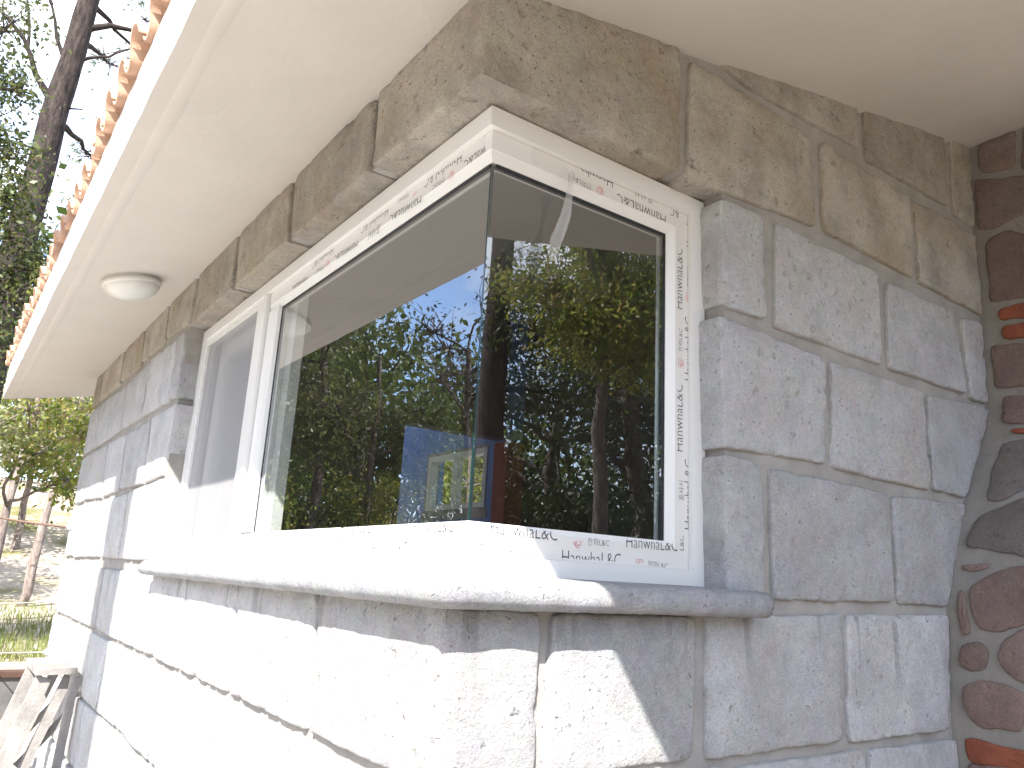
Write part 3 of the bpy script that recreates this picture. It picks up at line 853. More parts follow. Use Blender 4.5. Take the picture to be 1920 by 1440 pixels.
# ------------------------------------------------------------------ roof
roof = thing('roof', 'pitched porch roof with cream soffit and terracotta tile edge', 'roof', (-0.7, -1.55, 3.0))
XE, YF, YB = -0.70, -1.60, 6.85
SLOPE = 0.215
def soff(x):
    return 3.045 + SLOPE * x
def roof_build():
    def zn_(x, y):
        return fbm((x, y, 0), 1.7) * 0.005 + fbm((x, y, 3), 6) * 0.0022
    def slab(x0, x1, y0, y1, th=0.29):
        nx, ny = max(2, int((x1 - x0) / 0.12)), max(2, int((y1 - y0) / 0.12))
        v, f = [], []
        for j in range(ny + 1):
            for i in range(nx + 1):
                x, y = x0 + (x1 - x0) * i / nx, y0 + (y1 - y0) * j / ny
                zn = zn_(x, y)
                ex = 0.0
                if i == 0:
                    ex = fbm((x, y, 7), 7) * 0.0035 + fbm((x, y, 7), 30) * 0.0025
                v.append((x + ex, y, soff(x) + zn))
        n = len(v)
        for j in range(ny + 1):
            for i in range(nx + 1):
                x, y = x0 + (x1 - x0) * i / nx, y0 + (y1 - y0) * j / ny
                v.append((x, y, soff(x) + th))
        W = nx + 1
        for j in range(ny):
            for i in range(nx):
                k = j * W + i
                f.append((k, k + W, k + W + 1, k + 1))
                f.append((n + k, n + k + 1, n + k + W + 1, n + k + W))
        for i in range(nx):
            f.append((i, i + 1, n + i + 1, n + i))
            k = ny * W + i
            f.append((k + 1, k, n + k, n + k + 1))
        side = []
        for j in range(ny):
            k = j * W
            side.append(len(f))
            f.append((k + W, k, n + k, n + k + W))
            k = j * W + nx
            f.append((k, k + W, n + k + W, n + k))
        idx = [0] * len(f)
        for s in side:
            idx[s] = 1
        return mesh_obj('soffit_slab', v, f, None, roof, mats=[PLASTER, FASCIA], idx=idx, smooth=False)
    slab(XE, 0.35, YF, YB)
    slab(0.35, 1.1, YF, 3.95)  # ends early: an added roof opening lets daylight reach the blue wall
    slab(1.1, 3.4, YF, 3.95)
    # thin raised render band along the eave
    v, f = [], []
    n = 90
    for k in range(n + 1):
        y = YF + 0.02 + (YB - YF - 0.04) * k / n
        for x, dz in ((-0.650, 0.003), (-0.636, -0.0022), (-0.602, -0.0022), (-0.580, 0.003)):
            v.append((x + fbm((x, y, 2), 3) * 0.006, y, soff(x) + zn_(x, y) + dz))
    for k in range(n):
        for i in range(3):
            f.append((k * 4 + i, (k + 1) * 4 + i, (k + 1) * 4 + i + 1, k * 4 + i + 1))
    mesh_obj('drip_band', v, f, PLASTER, roof, smooth=True)
    # roof tiles
    def tile_vf(L=0.42):
        prof = []
        for k in range(9):
            a = math.pi - k * math.pi / 8
            prof.append((0.070 + 0.068 * math.cos(a), 0.058 * math.sin(a) + 0.018))
        for k in range(1, 8):
            a = math.pi + k * math.pi / 8
            prof.append((0.192 + 0.054 * math.cos(a), 0.040 * math.sin(a) + 0.018))
        prof.append((0.252, 0.026))
        th = 0.014
        v = []
        for x in (0.0, L):
            sc = 1.0 if x == 0 else 0.92
            for y, z in prof:
                v.append((x, y, z * sc + 0.03 - x * 0.04))
            for y, z in prof:
                v.append((x, y, z * sc + 0.03 - th - x * 0.04))
        n = len(prof)
        f = []
        for i in range(n - 1):
            f.append((i, i + 1, 2 * n + i + 1, 2 * n + i))
            f.append((n + i + 1, n + i, 3 * n + i, 3 * n + i + 1))
            f.append((i + 1, i, n + i, n + i + 1))
            f.append((2 * n + i, 2 * n + i + 1, 3 * n + i + 1, 3 * n + i))
        f.append((0, 2 * n, 3 * n, n))
        f.append((n - 1, 2 * n - 1, 4 * n - 1, 3 * n - 1))
        return v, f
    tv, tf = tile_vf()
    ang = math.atan(SLOPE)
    proto = None
    far = MB()
    y = YF
    while y < YB - 0.1:
        for row in range(5):
            x = XE - 0.022 + row * 0.36
            z = soff(x) + 0.29 + 0.012
            rot = Matrix.Translation((x + RNG.uniform(-.012, .012), y, z + RNG.uniform(-.004, .004))) @ Matrix.Rotation(-ang, 4, 'Y') @ Matrix.Rotation(RNG.uniform(-.02, .02), 4, 'X')
            if row == 0:
                if proto is None:
                    proto = mesh_obj('roof_tile', tv, tf, TILE, roof, smooth=True)
                    o = proto
                else:
                    o = proto.copy()
                    COL.objects.link(o)
                    o.parent = roof
                    o.matrix_parent_inverse = proto.matrix_parent_inverse
                o.matrix_basis = rot
            else:
                far.add([rot @ Vector(p) for p in tv], tf)
        y += 0.24
    fo = far.build('roof_tiles', TILE, roof, smooth=True)
    fo['kind'] = 'stuff'
roof_build()

# ------------------------------------------------------------------ ceiling lamp
def lamp():
    cx, cy = -0.39, 2.79
    zc = soff(cx)
    t = thing('ceiling_lamp', 'round white opal dome lamp fixed under the cream soffit', 'lamp', (cx, cy, zc))
    rot = Matrix.Translation((cx, cy, zc)) @ Matrix.Rotation(-math.atan(SLOPE), 4, 'Y')
    def lathe(pr, name, mat, n=40):
        v, f = [], []
        for r, z in pr:
            for k in range(n):
                a = 2 * math.pi * k / n
                v.append(rot @ Vector((r * math.cos(a), r * math.sin(a), z)))
        for i in range(len(pr) - 1):
            for k in range(n):
                f.append((i * n + k, i * n + (k + 1) % n, (i + 1) * n + (k + 1) % n, (i + 1) * n + k))
        return mesh_obj(name, v, f, mat, t, smooth=True)
    lathe([(0.0, 0.01), (0.128, 0.01), (0.130, -0.004), (0.130, -0.012), (0.140, -0.016), (0.142, -0.034), (0.136, -0.040), (0.1, -0.040)], 'base_ring', LAMPW)
    pr = []
    for k in range(11):
        a = k * math.pi / 20
        pr.append((0.134 * math.cos(a), -0.038 - 0.068 * math.sin(a)))
    lathe(pr, 'diffuser', LAMPW)
lamp()

# ------------------------------------------------------------------ corner window
win = thing('corner_window', 'white framed corner window with frameless glass corner and printed film', 'window', (0, 0, 1.55))
ZT, ZB, XR, YL = 2.75, 1.5485, 0.83, 2.75
def rail_sweep(m, prof, top, yend, xend, mitreA=False, mitreB=True, mw=None):
    """prof: (d, w); swept along wall A then wall B with a mitre on the corner"""
    sect = []
    for kind in ('A', 'C', 'B'):
        ring = []
        for q_, (d, w) in enumerate(prof):
            z = (ZT - w) if top else (ZB + w)
            w = mw[q_] if mw else w
            if kind == 'A':
                ring.append((d, yend - (w if mitreA else 0), z))
            elif kind == 'C':
                ring.append((d, d, z))
            else:
                ring.append((xend - (w if mitreB else 0), d, z))
        sect.append(ring)
    n = len(prof)
    v = [p for r in sect for p in r]
    f = []
    for s in range(2):
        for i in range(n):
            j = (i + 1) % n
            f.append((s * n + i, s * n + j, (s + 1) * n + j, (s + 1) * n + i) if top else (s * n + i, (s + 1) * n + i, (s + 1) * n + j, s * n + j))
    f.append(tuple(range(n)) if top else tuple(range(n))[::-1])
    f.append(tuple(2 * n + i for i in range(n))[::-1] if top else tuple(2 * n + i for i in range(n)))
    m.add(v, f)
def jambB(m, prof):
    n = len(prof)
    v = [(XR - w, d, ZB + w * 0.75) for d, w in prof] + [(XR - w, d, ZT - w) for d, w in prof]
    f = [(i, (i + 1) % n, n + (i + 1) % n, n + i) for i in range(n)]
    m.add(v, f)
outer = [(0.0, 0.0), (0.0, 0.056), (0.074, 0.056), (0.074, 0.0)]
outerb = [(0.0, 0.0), (0.0, 0.042), (0.074, 0.042), (0.074, 0.0)]
def out_frame():
    m = MB()
    rail_sweep(m, outer, True, YL, XR, True, True)
    rail_sweep(m, outerb, False, YL, XR, True, True, [w for _, w in outer])
    jambB(m, outer)
    # left jamb on wall A
    n = 4
    v = [(d, YL - w, ZB + w * 0.75) for d, w in outer] + [(d, YL - w, ZT - w) for d, w in outer]
    m.add(v, [(i, n + i, n + (i + 1) % n, (i + 1) % n) for i in range(n)])
    o = m.build('outer_frame', PVC, win)
    return o
out_frame()
# inner fixed light frame: film faced band and glazing bead
inner = [(0.018, 0.0565), (0.018, 0.112), (0.020, 0.114), (0.031, 0.140), (0.070, 0.140), (0.070, 0.0565)]
innerb = [(0.018, 0.0425), (0.018, 0.106), (0.020, 0.108), (0.031, 0.120), (0.070, 0.120), (0.070, 0.0425)]
YM = 1.72                                                # mullion between the fixed light and the sliding sash
def inner_frame():
    m = MB()
    rail_sweep(m, inner, True, YM, XR, False, True)
    rail_sweep(m, innerb, False, YM, XR, False, True, [w for _, w in inner])
    n = len(inner)
    v = [(XR - w, d, ZB + wb) for (d, w), (_, wb) in zip(inner, innerb)] + [(XR - w, d, ZT - w) for d, w in inner]
    m.add(v, [(i, (i + 1) % n, n + (i + 1) % n, n + i) for i in range(n)])
    m.build('fixed_frame', PVC, win)
    # stile at the mullion, deep on the room side
    s = MB()
    s.box(0.018, 0.072, 1.60, YM, ZB + 0.1205, ZT - 0.1405)
    s.box(0.0725, 0.115, 1.52, 1.70, ZB + 0.06, ZT - 0.06)
    s.v += []
    s.build('mullion', PVC, win)
inner_frame()
def gasket_and_glass():
    zt, zb = ZT - 0.138, ZB + 0.118
    yl, xr = 1.602, XR - 0.138
    g = MB()
    # black gasket lines on top, right and round the joint
    g.box(G - 0.0022, G + 0.012, G + 0.009, yl, zt - 0.012, zt + 0.002)
    g.box(G + 0.0125, xr, G - 0.0022, G + 0.012, zt - 0.012, zt + 0.002)
    g.box(xr - 0.010, xr + 0.002, G - 0.0022, G + 0.012, zb, zt - 0.0125)
    g.box(G - 0.0022, G + 0.012, yl - 0.006, yl + 0.0015, zb, zt - 0.0125)
    g.build('gasket', SEAL, win)
    p = MB()
    p.add([(G, G + 0.0095, zb), (G, yl, zb), (G, yl, zt), (G, G + 0.0095, zt)], [(0, 1, 2, 3)][::1])
    o1 = p.build('pane', GLASS, win)
    p = MB()
    p.add([(G - 0.001, G, zb), (xr, G, zb), (xr, G, zt), (G - 0.001, G, zt)], [(0, 1, 2, 3)])
    p.build('pane', GLASS, win)
    # polished edges meeting on the corner
    e = MB()
    e.box(G + 0.0002, G + 0.006, G + 0.0004, G + 0.0092, zb, zt)
    e.build('glass_edge', EDGE, win)
    e = MB()
    e.box(G + 0.0075, G + 0.012, G + 0.0135, G + 0.0185, zb, zt)
    e.build('corner_seal', SEAL, win)
    sp = MB()
    sp.box(xr - 0.017, xr - 0.0115, G + 0.012, G + 0.022, zb, zt - 0.013)
    sp.box(xr - 0.0115, xr + 0.002, G + 0.0125, G + 0.022, zb, zt - 0.013)
    sp.build('spacer_bar', SPACER, win)
gasket_and_glass()
def sash():
    m = MB()
    x0, x1 = 0.010, 0.05
    y0, y1 = 1.775, YL - 0.0565
    z0, z1 = ZB + 0.0425, ZT - 0.0565
    s = 0.055
    m.box(x0, x1, y0, y0 + 0.085, z0, z1)
    m.box(x0, x1, y1 - 0.022, y1, z0, z1)
    m.box(x0, x1, y0 + 0.0852, y1 - 0.0222, z1 - 0.03, z1)
    m.box(x0, x1, y0 + 0.0852, y1 - 0.0222, z0, z0 + s)
    o = m.build('screen_frame', PVC, win)
    gp = MB().box(0.03, 0.072, YM + 0.0005, y0 - 0.0005, z0, z1)
    gp.build('gap_shade', SEAL, win)  # solid black strip standing in for the dark of the gap
    st = MB().box(0.0, 0.0295, YM + 0.006, y0 - 0.012, z0, z1)
    st.build('track_post', PVC, win)
    sc = MB()
    sc.add([(x0 + 0.012, y0 + 0.08, z0 + 0.045), (x0 + 0.012, y1 - 0.02, z0 + 0.045), (x0 + 0.012, y1 - 0.02, z1 - 0.025), (x0 + 0.012, y0 + 0.08, z1 - 0.025)], [(0, 1, 2, 3)])
    sc.build('insect_screen', SCREEN, win)
    # sliding glazed sash behind the mesh
    b = MB()
    xa, xb = 0.0735, 0.115
    b.box(xa, xb, 1.86, 1.93, z0, z1)
    b.box(xa, xb, y1 - 0.16, y1 - 0.06, z0, z1)
    b.box(xa, xb, 1.9302, y1 - 0.1602, z1 - 0.11, z1)
    b.box(xa, xb, 1.9302, y1 - 0.1602, z0, z0 + 0.07)
    sl_ = b.build('sliding_sash', PVC, win)
    p = MB().add([(0.095, 1.92, z0 + 0.06), (0.095, y1 - 0.15, z0 + 0.06), (0.095, y1 - 0.15, z1 - 0.1), (0.095, 1.92, z1 - 0.1)], [(0, 1, 2, 3)])
    pp = p.build('pane', PLAING, win)
sash()

# printed protective film on the frame, with its lettering
def films():
    F = {}
    e = 0.0176
    m = MB().add([(e + .0003, e, ZB + 0.0435), (XR - 0.0575, e, ZB + 0.0435), (XR - 0.0575, e, ZB + 0.104), (e + .0003, e, ZB + 0.104)], [(0, 1, 2, 3)])
    F['Bb'] = m.build('protective_film', FILM, win)
    m = MB().add([(0.150, e, ZT - 0.110), (XR - 0.1125, e, ZT - 0.110), (XR - 0.058, e, ZT - 0.0575), (0.150, e, ZT - 0.0575)], [(0, 1, 2, 3)])
    F['Bt'] = m.build('protective_film', FILM, win)
    m = MB().add([(XR - 0.1115, e, ZB + 0.106), (XR - 0.058, e, ZB + 0.106), (XR - 0.058, e, ZT - 0.0595), (XR - 0.1115, e, ZT - 0.112)], [(0, 1, 2, 3)])
    F['Br'] = m.build('protective_film', FILM, win)
    m = MB().add([(e, YM - 0.01, ZB + 0.0435), (e, e + .0003, ZB + 0.0435), (e, e + .0003, ZB + 0.104), (e, YM - 0.01, ZB + 0.104)], [(0, 1, 2, 3)])
    F['Ab'] = m.build('protective_film', FILM, win)
    m = MB().add([(e, YM - 0.01, ZT - 0.110), (e, 0.05, ZT - 0.110), (e, 0.05, ZT - 0.0575), (e, YM - 0.01, ZT - 0.0575)], [(0, 1, 2, 3)])
    F['At'] = m.build('protective_film', FILM, win)
    return F
FILMS = films()
def film_for(pl, s, z):
    if pl == 'A':
        return FILMS['At' if z > 2.2 else 'Ab']
    if s > 0.728 and 1.64 < z < 2.63:
        return FILMS['Br']
    return FILMS['Bt' if z > 2.2 else 'Bb']

_font_cache = {}
def glyphs(s):
    """flat mesh of a string in the built-in font, normalised to width 1 along x and cap height 1"""
    if s in _font_cache:
        return _font_cache[s]
    cu = bpy.data.curves.new('tmp', 'FONT')
    cu.body = s
    cu.size = 1.0
    cu.resolution_u = 2
    cu.offset = -0.012
    ob = bpy.data.objects.new('tmp', cu)
    COL.objects.link(ob)
    bpy.context.view_layer.update()
    dg = bpy.context.evaluated_depsgraph_get()
    me = bpy.data.meshes.new_from_object(ob.evaluated_get(dg))
    v = np.empty(len(me.vertices) * 3)
    me.vertices.foreach_get('co', v)
    v = v.reshape(-1, 3)
    faces = [tuple(p.vertices) for p in me.polygons]
    bpy.data.objects.remove(ob)
    bpy.data.meshes.remove(me)
    if len(v):
        v[:, 0] -= v[:, 0].min()
        w = v[:, 0].max()
        y0 = max(v[:, 1].min(), -0.03)
        h = v[:, 1].max() - y0
        v = np.stack([v[:, 0] / w, (v[:, 1] - y0) / h, v[:, 0] * 0], 1)
    _font_cache[s] = (v, faces)
    return _font_cache[s]

def letters():
    for L in LETTERS:
        pl, s0, z0 = L[0], L[1], L[2]
        d = L[-1] - 0.0009
        nrm = Vector((-1, 0, 0)) if pl == 'A' else Vector((0, -1, 0))
        def p3(s, z):
            return Vector((d, s, z)) if pl == 'A' else Vector((s, d, z))
        par = film_for(pl, s0, z0)
        if L[5] == 'LOGO':
            r, lo, hi = L[3], L[6], L[7]
            par = film_for(pl, s0, z0)
            bot = (z0 > 2.2 and par in (FILMS['At'], FILMS['Bt']))
            m = MB()
            ax = Vector((0, -1, 0)) if pl == 'A' else Vector((1, 0, 0))
            up = Vector((0, 0, 1))
            if bot:
                ax, up = -ax, -up
            if par is FILMS['Br']:
                ax, up = Vector((0, 0, 1)), Vector((-1, 0, 0))
            c0 = p3(s0, z0)
            for (cx, cy, rr) in ((-0.25, 0.1, 0.72), (0.28, 0.12, 0.66), (0.0, -0.35, 0.6)):
                N = 26
                wd = 0.10
                pts = []
                for k in range(N + 1):
                    a = 2 * math.pi * k / N + 0.5
                    w_ = wd * (0.35 + 0.65 * abs(math.sin(a / 2 + cx)))
                    pts.append(((cx + rr * math.cos(a)), (cy + rr * math.sin(a)), w_))
                for k in range(N):
                    (x1, y1, w1), (x2, y2, w2) = pts[k], pts[k + 1]
                    fy = (y1 + 1) / 2
                    if fy < lo or fy > hi or (k % 26) in (3, 4):
                        continue
                    q = []
                    for (x_, y_, w_, sg) in ((x1, y1, w1, 1), (x1, y1, w1, -1), (x2, y2, w2, -1), (x2, y2, w2, 1)):
                        l = math.hypot(x_ - cx, y_ - cy)
                        kx = cx + (x_ - cx) * (1 + sg * w_ / 2 / l)
                        ky = cy + (y_ - cy) * (1 + sg * w_ / 2 / l)
                        q.append(c0 + (ax * kx + up * ky) * r * 0.9)
                    m.add(q, [(0, 1, 2, 3)])
            if m.v:
                m.build('emblem', INKRED, par)
            continue
        s1, z1, txt, lo, hi = L[3], L[4], L[5], L[6], L[7]
        a, b = p3(s0, z0), p3(s1, z1)
        dr = (b - a)
        wid = dr.length
        dr.normalize()
        up = nrm.cross(dr)
        ratio = {'HanwhaL&C': 6.0, '한화L&C': 4.0, '홈샤시': 2.6, 'L&C': 2.2, 'Hanwha': 4.0, '&C': 1.5, 'waL&C': 3.6}[txt]
        cap = wid / ratio
        gv, gf = glyphs(txt)
        if not len(gv):
            continue
        bm = bmesh.new()
        bv = [bm.verts.new(p) for p in gv]
        for q in gf:
            try:
                bm.faces.new([bv[i] for i in q])
            except ValueError:
                pass
        if lo > 0:
            bmesh.ops.bisect_plane(bm, geom=bm.verts[:] + bm.edges[:] + bm.faces[:], plane_co=(0, lo, 0), plane_no=(0, -1, 0), clear_outer=True)
        if hi < 1:
            bmesh.ops.bisect_plane(bm, geom=bm.verts[:] + bm.edges[:] + bm.faces[:], plane_co=(0, hi, 0), plane_no=(0, 1, 0), clear_outer=True)
        if not bm.verts:
            bm.free()
            continue
        for v in bm.verts:
            v.co = a + dr * (v.co.x * wid) + up * ((v.co.y - lo) * cap)
        me = bpy.data.meshes.new('lettering')
        bm.to_mesh(me)
        bm.free()
        me.materials.append(INK)
        o = bpy.data.objects.new('lettering', me)
        COL.objects.link(o)
        o.parent = par
        o.matrix_parent_inverse = Matrix.Identity(4)

letters()

# peeled strip of film hanging in front of the right pane
def strip():
    pts = [((0.278, 0.006, 2.662), 0.030), ((0.272, -0.004, 2.635), 0.034), ((0.262, -0.016, 2.60), 0.030), ((0.256, -0.02, 2.56), 0.020), ((0.248, -0.018, 2.51), 0.022), ((0.236, -0.012, 2.46), 0.034), ((0.224, -0.008, 2.425), 0.044), ((0.216, -0.01, 2.395), 0.040), ((0.222, -0.004, 2.372), 0.030)]
    v, f = [], []
    for k, ((x, y, z), w) in enumerate(pts):
        tw = 0.012 * math.sin(k * 1.3)
        for s in (-0.5, -0.15, 0.2, 0.5):
            v.append((x + s * w, y + tw * s + 0.006 * math.cos(s * 9 + k), z + 0.004 * math.sin(k * 2 + s * 7)))
    for k in range(len(pts) - 1):
        for i in range(3):
            f.append((k * 4 + i, k * 4 + i + 1, (k + 1) * 4 + i + 1, (k + 1) * 4 + i))
    o = mesh_obj('film_strip', v, f, PLASTIC, smooth=True)
    tag(o, 'torn strip of clear film hanging over the right pane of the window', 'film strip')
strip()

# ------------------------------------------------------------------ inside the house
def inside():
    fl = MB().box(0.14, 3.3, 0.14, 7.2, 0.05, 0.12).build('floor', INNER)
    fl['kind'] = 'structure'
    pf = MB().box(0.14, 2.19, 3.13, 7.2, 0.1215, 0.126).build('bounce_floor', PAVE)  # pale floor layer added to bounce light onto the blue wall
    pf['kind'] = 'structure'
    YP = 3.0
    pt = MB()
    SL = lambda x: 3.045 + SLOPE * x + 0.04
    def wedge(mb, x0, x1, y0, y1, z0):
        mb.add([(x0, y0, z0), (x1, y0, z0), (x1, y1, z0), (x0, y1, z0), (x0, y0, SL(x0)), (x1, y0, SL(x1)), (x1, y1, SL(x1)), (x0, y1, SL(x0))], box_vf(0, 1, 0, 1, 0, 1)[1])
    wedge(pt, 0.135, 1.39, YP, YP + 0.12, 0.12)
    wedge(pt, 1.391, 2.34, YP, YP + 0.12, 2.515)
    wedge(pt, 2.352, 2.758, YP, YP + 0.12, 0.12)
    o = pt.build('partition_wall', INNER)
    tag(o, 'dark inner partition with wide doorway seen through the glass', 'wall')
    pw = MB()
    pw.box(0.131, 1.388, YP + 0.1205, YP + 0.14, 0.13, 3.3)
    pw.box(0.1305, 0.16, YP + 0.1405, 5.85, 0.13, 3.06)
    q = pw.build('bounce_wall', FASCIA)  # unseen white faces added to brighten the blue wall by bounce
    tag(q, 'added white wall bouncing light onto the blue wall, behind the partition', 'wall')
    c = MB().box(1.998, 2.142, YP - 0.31, YP - 0.16, 0.12, 2.44).build('pillar', TERRA)
    tag(c, 'short terracotta painted pillar inside the room beside the blue wall', 'pillar')
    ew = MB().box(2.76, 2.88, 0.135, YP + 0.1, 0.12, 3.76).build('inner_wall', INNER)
    ew.data.update()
    tag(ew, 'plain dark end wall inside the room behind the right pane', 'wall')
    XB = 2.2
    bw = thing('blue_wall', 'bright blue inner wall with small white window, seen through the glass', 'wall', (XB, 4, 0.12))
    m = MB()
    y0, y1, z0, z1 = 3.22, 4.08, 2.04, 2.49
    m.box(XB, XB + .15, YP - 0.005, y0, 0.12, 3.5)
    m.box(XB, XB + .15, y1, 6.2, 0.12, 3.5)
    m.box(XB, XB + .15, y0, y1, 0.12, z0)
    m.box(XB, XB + .15, y0, y1, z1, 3.5)
    m.build('painted_face', BLUE, bw)
    rough_m = MB()
    rough_m.box(XB - .004, XB + .1, y0 - .03, y1 + .05, z0 - .07, z0 + .004)
    rough_m.box(XB - .003, XB + .1, y1 - .004, y1 + .02, z0 + .005, z1 + .02)
    rough_m.box(XB - .003, XB + .1, y0 - .02, y1 - .005, z1 - .004, z1 + .018)
    rough_m.build('raw_mortar_edge', MORTAR, bw)
    w = MB()
    f_ = 0.045
    w.box(XB - .006, XB + .06, y0, y0 + f_, z0 + .005, z1 - .005)
    w.box(XB - .006, XB + .06, y1 - f_ - .005, y1 - .006, z0 + .005, z1 - .005)
    w.box(XB - .006, XB + .06, y0 + f_ + .001, y1 - f_ - .006, z1 - f_ - .005, z1 - .006)
    w.box(XB - .006, XB + .06, y0 + f_ + .001, y1 - f_ - .006, z0 + .006, z0 + f_)
    w.box(XB - .004, XB + .05, 3.63, 3.70, z0 + f_ + .001, z1 - f_ - .006)
    w.box(XB - .012, XB - .0045, 3.60, 3.635, z0 + f_ + .001, z1 - f_ - .006)
    wf = w.build('window', PVC, bw)
    p = MB().add([(XB + .03, y0 + .02, z0 + .02), (XB + .03, y1 - .02, z0 + .02), (XB + .03, y1 - .02, z1 - .02), (XB + .03, y0 + .02, z1 - .02)], [(0, 1, 2, 3)])
    p.build('pane', PLAING, wf)
inside()

# ------------------------------------------------------------------ vegetation
def quads_mesh(name, V, mat, parent=None, nper=4):
    V = np.asarray(V, dtype=np.float32)
    n = len(V) // nper
    me = bpy.data.meshes.new(name)
    me.vertices.add(len(V))
    me.vertices.foreach_set('co', V.ravel())
    me.loops.add(n * nper)
    me.loops.foreach_set('vertex_index', np.arange(n * nper, dtype=np.int32))
    me.polygons.add(n)
    me.polygons.foreach_set('loop_start', np.arange(0, n * nper, nper, dtype=np.int32))
    me.polygons.foreach_set('loop_total', np.full(n, nper, dtype=np.int32))
    me.materials.append(mat)
    me.update(calc_edges=True)
    o = bpy.data.objects.new(name, me)
    link(o, parent)
    if parent is not None:
        o.matrix_parent_inverse = Matrix.Translation(-Vector(parent.location))
    return o

def leaf_quads(C, size, aspect=0.5, up=0.4):
    n = len(C)
    d = NP.normal(size=(n, 3))
    d[:, 2] -= 0.35
    d /= np.linalg.norm(d, axis=1, keepdims=True)
    nn = NP.normal(size=(n, 3))
    nn[:, 2] += up * 2
    w = np.cross(d, nn)
    w /= np.linalg.norm(w, axis=1, keepdims=True) + 1e-9
    L = size * NP.uniform(0.65, 1.3, size=(n, 1))
    nrm = np.cross(w, d)
    a = C
    b = C + d * L * 0.45 + w * L * aspect * 0.5 + nrm * L * 0.06
    c = C + d * L
    e = C + d * L * 0.45 - w * L * aspect * 0.5 + nrm * L * 0.06
    return np.stack([a, b, c, e], 1).reshape(-1, 3)

def needle_tris(C, dirs, length, per=40, width=0.006):
    n = len(C)
    base = np.repeat(C, per, 0)
    d = np.repeat(dirs, per, 0) * 0.8 + NP.normal(size=(n * per, 3)) * 0.6
    d /= np.linalg.norm(d, axis=1, keepdims=True)
    L = length * NP.uniform(0.7, 1.2, size=(n * per, 1))
    s = np.cross(d, NP.normal(size=(n * per, 3)))
    s /= np.linalg.norm(s, axis=1, keepdims=True) + 1e-9
    base = base + d * 0.01
    return np.stack([base - s * width / 2, base + s * width / 2, base + d * L + np.array([0, 0, -0.03])], 1).reshape(-1, 3)

def limb(m, a, b, r0, r1, sag=0.1, seg=5, n=6):
    a, b = Vector(a), Vector(b)
    L = (b - a).length
    j1 = Vector((RNG.uniform(-1, 1), RNG.uniform(-1, 1), RNG.uniform(-0.3, 1))) * L * sag
    pts, rr = [], []
    for k in range(n + 1):
        t = k / n
        p = a.lerp(b, t) + j1 * math.sin(math.pi * t) * 0.8 + Vector((RNG.uniform(-1, 1), RNG.uniform(-1, 1), RNG.uniform(-1, 1))) * L * 0.018 * (0 < k < n)
        pts.append(p)
        rr.append(r0 + (r1 - r0) * t ** 0.8)
    m.tube(pts, rr, seg, cap=False)
    return pts

def broadleaf(name, label, base, trunk_pts, r0, clumps, mat, leaf=0.08, per=650, twigs=26, group=None, cat='tree', aspect=0.5, spread=0.14, bark=None, kink=0.12):
    """clumps: (x, y, z, radius)"""
    t = thing(name, label, cat, base, group)
    m = MB()
    tp = [Vector(p) for p in trunk_pts]
    n = len(tp)
    rr = [r0 * (1 - 0.55 * k / (n - 1)) for k in range(n)]
    fine, fr = [], []
    for i in range(n - 1):
        for k in range(4):
            q = tp[i].lerp(tp[i + 1], k / 4)
            fine.append(q + Vector((fbm(q, 1.3), fbm(q + Vector((5, 5, 5)), 1.3), 0)) * r0 * 0.9)
            fr.append((rr[i] + (rr[i + 1] - rr[i]) * k / 4) * (1 + 0.12 * fbm(q, 3)))
    fine.append(tp[-1])
    fr.append(rr[-1])
    m.tube(fine, fr, 10)
    V = []
    for (x, y, z, r) in clumps:
        c = Vector((x, y, z))
        cand = [i for i in range(len(fine)) if fine[i].z < z + 0.2 and i > len(fine) * 0.25] or [len(fine) - 1]
        i = min(cand, key=lambda k: (fine[k] - c).length + RNG.random() * 0.8)
        lp = limb(m, fine[i], c, fr[i] * 0.45, 0.016, kink, 6, 7)
        ends = []
        for k in range(twigs):
            d = Vector((RNG.gauss(0, 1), RNG.gauss(0, 1), RNG.gauss(0, 0.85))).normalized() * r * RNG.uniform(0.35, 1.0) ** 0.6
            e = c + d
            s = lp[RNG.choice([-1, -2, -2, -3])]
            limb(m, s, e, 0.010, 0.003, 0.12, 3, 3)
            ends.append(s.lerp(e, 0.6))
            ends.append(e)
            ends.append(e)
        E = np.array([tuple(e) for e in ends])
        C = E[NP.integers(0, len(E), per)] + NP.normal(size=(per, 3)) * spread
        V.append(leaf_quads(C, leaf, aspect))
    m.build('trunk', bark or BARK, t, smooth=True)
    quads_mesh('crown', np.concatenate(V), mat, t)
    return t

